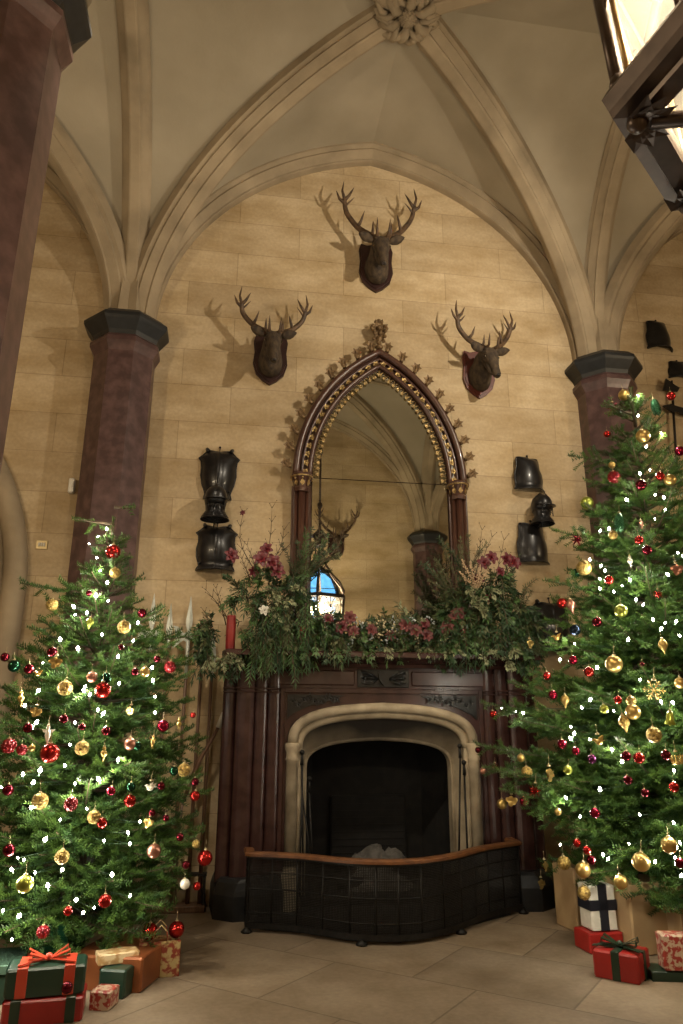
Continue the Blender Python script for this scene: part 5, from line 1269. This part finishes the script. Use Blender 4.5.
def bag(cx, cy, w, d, h, rz, wm, label, tissue=None, handles=True):
    rt = root('gift_bag', (cx,cy,0), label, 'gift bag', 'gifts under the trees', rz)
    b = MB()
    for s in ((-w/2,-d/2,w/2,-d/2+.004),(-w/2,d/2-.004,w/2,d/2)): b.box(s[0], s[2], s[1], s[3], 0, h)
    for sx in (-1,1): b.loft([[(sx*w/2,-d/2,z),(sx*(w/2-.03*(z > .1)),0,z),(sx*w/2,d/2,z),(sx*(w/2-.004),d/2,z),(sx*(w/2-.034*(z > .1)),0,z),(sx*(w/2-.004),-d/2,z)] for z in (0,.12,h)], caps=True)
    b.box(-w/2, w/2, -d/2, d/2, 0, .005); part('bag_body', b, wm, rt, local=True)
    if handles:
        for s in (-1,1): q = MB(); q.tube([(-w*.18,s*d/2,h*.92),(-w*.15,s*d/2,h+.06),(0,s*d/2,h+.10),(w*.15,s*d/2,h+.06),(w*.18,s*d/2,h*.92)], .005, n=6); part('handle', q, wm, rt, local=True)
    return rt
bag(-1.97,-2.02,.28,.16,.22, .12, W['redgold'], 'small red and gold patterned bag on the floor at the right of the left fir')
for x_, y_, c, l in ((-2.04,-2.06,'red','red ball resting on the left side of the red gold bag'),(-1.86,-2.03,'red','shiny red ball resting on the right side of the red gold bag')):
    m = MB(); m.ball((x_,y_,.275), .055, 18); o = single('bauble', m, B[c], l, 'bauble', 'loose red balls'); 
    k = cap_mesh(.05); k.v = [(a+x_-o.location.x, b+y_-o.location.y, c_+.275-o.location.z+.004) for a, b, c_ in k.v]; part('cap', k, M['brass'], o, 'gilt cap and hanging loop', local=True)
p_ = at(67, 993, Y=-2.87); m = MB(); m.ball((p_[0],-2.885,.19), .032, 16); o = single('bauble', m, B['dark'], 'small dark red ball against the front of the dark green box on the left', 'bauble')
# right
gift(1.56,-1.25, 0,.34,.34,.50, .12, W['kraft'], 'tall brown paper box farthest left under the right fir, beside the fender')
gift(1.37,-1.88, 0,.29,.24,.14, .05, W['red'], 'plain red box under the white box with the black ribbon')
gift(1.39,-1.87,.145,.22,.18,.32, .05, W['white'], 'white box tied with a black ribbon cross, standing on a plain red box', 'xh', W['black'], rw=.075)
gift(1.72,-1.92, 0,.40,.34,.50, .10, W['kraft'], 'broad brown paper box in the middle under the right fir, behind the bowed red box')
gift(1.22,-2.50, 0,.31,.28,.17, -.78, W['red'], 'red box with dark green ribbon and bow at the front under the right fir', 'xy', W['ribgreen'], True, rw=.055)
gift(1.54,-2.58, 0,.34,.20,.06, -.2, W['dgreen'], 'low dark green box beneath the red and cream patterned one at the right')
gift(1.62,-2.64,.065,.34,.12,.22, -.2, W['pattern'], 'red and cream patterned box leaning at the lower right corner')
bag(2.02,-2.10,.36,.22,.50, .2, W['kraft'], 'brown paper bag with handles at the right edge, behind the patterned box')
# dark bell shaped weight by the plinth
m = MB(); m.lathe([(.13,0),(.13,.02),(.11,.05),(.075,.16),(.05,.24),(.03,.27),(.035,.29),(.0,.31)], 14, (1.80,-.55,0)); m.tube([(1.76,-.55,.29),(1.80,-.55,.36),(1.84,-.55,.29)], .01, n=6)
single('hand_bell', m, M['iron'], 'dark bell shaped weight on the floor beside the right black plinth', 'bell')

# ================================================================ LANTERN
v1, v2 = at(603, 118, Z=3.5), at(652, 220, Z=3.5)
ed = Vector((v2[0]-v1[0], v2[1]-v1[1])); RL = ed.length; an = math.atan2(ed.y, ed.x)-PI/3-.09
lx, ly = v1[0]+RL*math.cos(an), v1[1]+RL*math.sin(an); a0 = an+PI
RL -= .02
print('lantern', lx, ly, RL)
ln = root('hanging_lantern', (lx, ly, 3.5), 'large hexagonal bronze lantern hanging from the vault at the top right', 'lantern')
M['bronze'] = nmat('dark_bronze', (.050,.036,.030), (.085,.062,.052), rough=.36, metal=.6, scale=10)
M['lgilt'] = nmat('lantern_gilt', (.50,.34,.15), rough=.35, metal=.8)
M['glass'] = nmat('lantern_glass', (.95,.97,1.0), rough=.03, trans=1.0)
nt = M['glass'].node_tree; tr_ = nt.nodes.new('ShaderNodeBsdfTransparent'); tl_ = nt.nodes.new('ShaderNodeBsdfTranslucent'); gl_ = nt.nodes.new('ShaderNodeBsdfGlossy'); gl_.inputs['Roughness'].default_value = .08
m1, m2 = nt.nodes.new('ShaderNodeMixShader'), nt.nodes.new('ShaderNodeMixShader'); m1.inputs[0].default_value = .045; m2.inputs[0].default_value = .06
nt.links.new(tr_.outputs[0], m1.inputs[1]); nt.links.new(tl_.outputs[0], m1.inputs[2]); nt.links.new(m1.outputs[0], m2.inputs[1]); nt.links.new(gl_.outputs[0], m2.inputs[2]); nt.links.new(m2.outputs[0], nt.nodes['Material Output'].inputs['Surface'])
M['glass2'] = M['glass'].copy(); M['glass2'].name = 'lantern_bottom_glass'
for n_ in M['glass2'].node_tree.nodes:
    if n_.type == 'MIX_SHADER' and abs(n_.inputs[0].default_value-.045) < .001: n_.inputs[0].default_value = .03
def hexr(r, z): return [(lx+r*math.cos(a0+k*PI/3), ly+r*math.sin(a0+k*PI/3), z) for k in range(6)]
b = MB(); b.loft([hexr(RL,3.52),hexr(RL*.985,3.49),hexr(RL*.90,3.485),hexr(RL*.89,3.47),hexr(RL*.76,3.47),hexr(RL*.75,3.52),hexr(RL*.78,3.60),hexr(RL*1.0,3.60),hexr(RL*1.03,3.57),hexr(RL,3.52)]); part('rim', b, M['bronze'], ln)
for k in range(6):
    v = Vector(hexr(RL*.86, 3.46)[k]); b = MB(); dc = (Vector((lx,ly,3.46))-v).normalized(); sd = Vector((-dc.y,dc.x,0))
    b.tube([v+dc*.04, Vector((lx,ly,3.40))], [.026,.018], n=8); b.tube([v+dc*.04+Vector((0,0,.02)), Vector((lx,ly,3.42))], [.012,.01], n=6)
    part('spoke', b, M['bronze'], ln)
    b = MB()
    for j in range(7):
        a = -1.5+3*j/6; b.leaf(v, dc*math.cos(a)+sd*math.sin(a)+Vector((0,0,-.25)), (0,0,-1), .12, .075)
    b.ball(tuple(v+Vector((0,0,0))), .035, 10)
    part('leaf_mount', b, M['bronze'], ln, 'carved bronze leaf mount')
    # corner posts and pane
    p0, p1 = Vector(hexr(RL*.93, 3.6)[k]), Vector(hexr(RL*.98, 4.14)[k]); b = MB(); b.tube([p0, p1], .022, n=8)
    for o_ in (.05, -.05): q0 = Vector(hexr(RL*.93, 3.6)[(k+1)%6]); t = (q0-p0).normalized()*o_ if o_ > 0 else (Vector(hexr(RL*.93,3.6)[(k-1)%6])-p0).normalized()*.05; b.tube([p0+t, p1+t], .010, n=6, mi=1)
    b.lathe([(.035,0),(.03,.03),(.024,.05)], 8, tuple(p0)); part('corner_post', b, [M['bronze'], M['lgilt']], ln)
    q0, q1 = Vector(hexr(RL*.93, 3.6)[(k+1)%6]), Vector(hexr(RL*.98, 4.14)[(k+1)%6])
    b = MB(); dp = ((p0+q0)/2-Vector((lx,ly,3.6))).normalized()*.004
    b.add([p0-dp,q0-dp,q1-dp,p1-dp,p0+dp,q0+dp,q1+dp,p1+dp], [(0,1,2,3),(7,6,5,4),(0,4,5,1),(1,5,6,2),(2,6,7,3),(3,7,4,0)]); part('glass_pane', b, M['glass'], ln)
    b = MB()      # gothic bars in the pane
    mid0, mid1 = (p0+q0)/2, (p1+q1)/2; b.tube([mid0, mid1], .009, n=6)
    for aa, bb in ((0,.5),(.5,1)):
        L = [];
        for j in range(9):
            s = j/8; f_ = aa+(bb-aa)*s; zz = 1-.45*abs(2*s-1)**1.8; L.append((p0+(q0-p0)*f_)+((p1+(q1-p1)*f_)-(p0+(q0-p0)*f_))*zz)
        b.tube(L, .009, n=6)
    part('tracery_bars', b, M['bronze'], ln)
    # ogee crown rib
    c = [(RL*.98,4.14),(RL*1.0,4.26),(RL*.84,4.44),(RL*.50,4.64),(RL*.27,4.84),(RL*.16,5.06),(RL*.14,5.30)]
    u = Vector((math.cos(a0+k*PI/3), math.sin(a0+k*PI/3), 0)); b = MB(); b.tube([Vector((lx,ly,0))+u*r_+Vector((0,0,z)) for r_, z in c], [.026,.026,.022,.018,.016,.014,.012], n=7); part('crown_rib', b, M['bronze'], ln)
b = MB(); b.loft([hexr(RL*1.0,4.12),hexr(RL*1.04,4.15),hexr(RL*1.0,4.19),hexr(RL*.93,4.17),hexr(RL*.93,4.12),hexr(RL*1.0,4.12)]); part('upper_band', b, M['bronze'], ln)
b = MB(); b.lathe([(.10,5.22),(.14,5.26),(.10,5.32),(.12,5.40),(.16,5.46),(.20,5.44),(.10,5.52),(.03,5.60),(.03,5.66)], 10, (lx,ly,0)); part('crown_cap', b, M['bronze'], ln)
b = MB(); b.tube([(lx,ly,5.6),(lx,ly,9.0)], .022, n=8); 
for z in (6.1,7.3,8.4): b.lathe([(.022,-.08),(.05,-.04),(.055,0),(.05,.04),(.022,.08)], 8, (lx,ly,z))
part('hanging_rod', b, M['bronze'], ln)
b = MB(); b.loft([hexr(RL*.77,3.492),hexr(RL*.77,3.500)], caps=True); part('bottom_glass', b, M['glass2'], ln)
M['lamp'] = nmat('lamp_bulb', (1,.9,.7), emit=(1,.80,.52), estr=60)
for k in range(6):
    a = a0+k*PI/3+.3; r_ = .22; x, y = lx+r_*math.cos(a), ly+r_*math.sin(a)
    b = MB(); b.tube([(lx,ly,3.95),(lx+.1*math.cos(a),ly+.1*math.sin(a),3.72),(x,y,3.76)], .010, n=6, mi=0); b.lathe([(.035,0),(.04,.01),(.014,.03),(.014,.12)], 8, (x,y,3.76)); part('lamp_arm', b, M['lgilt'], ln)
    b = MB(); b.lathe([(.012,3.88),(.030,3.93),(.024,3.98),(.002,4.04)], 10, (x,y,0)); part('lamp_bulb', b, M['lamp'], ln)
b = MB(); b.tube([(lx,ly,3.42),(lx,ly,5.3)], .014, n=7); b.lathe([(.0,3.30),(.03,3.33),(.06,3.38),(.05,3.42),(.02,3.46)], 10, (lx,ly,0)); part('centre_stem', b, M['bronze'], ln)
def point(name, loc, energy, color, r): 
    ld = bpy.data.lights.new(name, 'POINT'); ld.energy = energy; ld.color = color; ld.shadow_soft_size = r
    o = bpy.data.objects.new(name, ld); col.objects.link(o); o.location = loc; return o
def spot(name, loc, tgt, energy, color, r, ang, blend=.6):
    ld = bpy.data.lights.new(name, 'SPOT'); ld.energy = energy; ld.color = color; ld.shadow_soft_size = r; ld.spot_size = ang; ld.spot_blend = blend
    o = bpy.data.objects.new(name, ld); col.objects.link(o); o.location = loc; o.rotation_euler = (Vector(tgt)-Vector(loc)).to_track_quat('-Z', 'Y').to_euler(); return o
point('lantern_light', (lx, ly, 3.98), LANTERN, (1,.80,.52), .10)

# spotlights standing on the capitals
M['spotlens'] = nmat('spot_lens', (1,1,1), emit=(1,.93,.80), estr=80)
def spotlamp(x, y, z, tgt, label):
    rt = root('spotlight', (x,y,z), label, 'spotlight', 'spotlights on the capitals')
    d = (Vector(tgt)-Vector((x,y,z+.12))).normalized(); c = Vector((x,y,z+.12))
    b = MB(); b.tube([c-d*.10, c-d*.06, c+d*.08], [.035,.055,.06], n=12); part('lamp_body', b, M['slate'], rt)
    b = MB(); b.tube([c+d*.081, c+d*.085], [.045,.045], n=12); part('lens', b, M['spotlens'], rt)
    b = MB(); b.tube([(x,y,z),(x,y,z+.06)], .012, n=6); b.lathe([(.05,0),(.05,.012)], 10, (x,y,z)); part('bracket', b, M['slate'], rt)
    return c+d*.10
s1 = spotlamp(2.50, -4.05, 6.30, (0,0,7.0), 'spotlight on the free right column capital, out of the photo')
s2 = spotlamp(-2.62, -4.10, 6.30, (0,-2,8.6), 'spotlight on top of the foreground column capital at the top left')
spot('wall_spot', s1, (0,0,5.9), 610, (1,.87,.67), .05, 1.9, .8)
spot('floor_spot', s2, (-.5,-2.2,0), 760, (1,.85,.63), .06, 1.75, .7)
point('vault_uplight_left', (-2.72,-4.05,6.5), 45, (1,.88,.68), .06)
point('bay_fill_left', (-5.9,-4.6,4.2), 260, (1,.80,.52), .25)  # added unseen fill light in the left bay, no lamp modelled there
point('bay_fill_right', (5.9,-4.6,4.2), 260, (1,.80,.52), .25)  # matching added fill on the right, likewise without a fixture
w = bpy.data.worlds.new('hall_ambient'); scene.world = w; w.use_nodes = True
w.node_tree.nodes['Background'].inputs[0].default_value = (.5,.42,.32,1); w.node_tree.nodes['Background'].inputs[1].default_value = .05
cam = bpy.data.cameras.new('camera'); co = bpy.data.objects.new('camera', cam); col.objects.link(co); scene.camera = co
cam.sensor_fit = 'HORIZONTAL'; cam.sensor_width = 36; cam.lens = FPX*36/683; cam.clip_start = .05; cam.clip_end = 60
mt = Matrix(((AR[0],AU[0],-AF[0],CAM[0]),(AR[1],AU[1],-AF[1],CAM[1]),(AR[2],AU[2],-AF[2],CAM[2]),(0,0,0,1))); co.matrix_world = mt
vs = scene.view_settings; vs.view_transform = 'Standard'; vs.look = 'None'; vs.gamma = 1; vs.use_curve_mapping = False; vs.exposure = 0.0
scene.display_settings.display_device = 'sRGB'
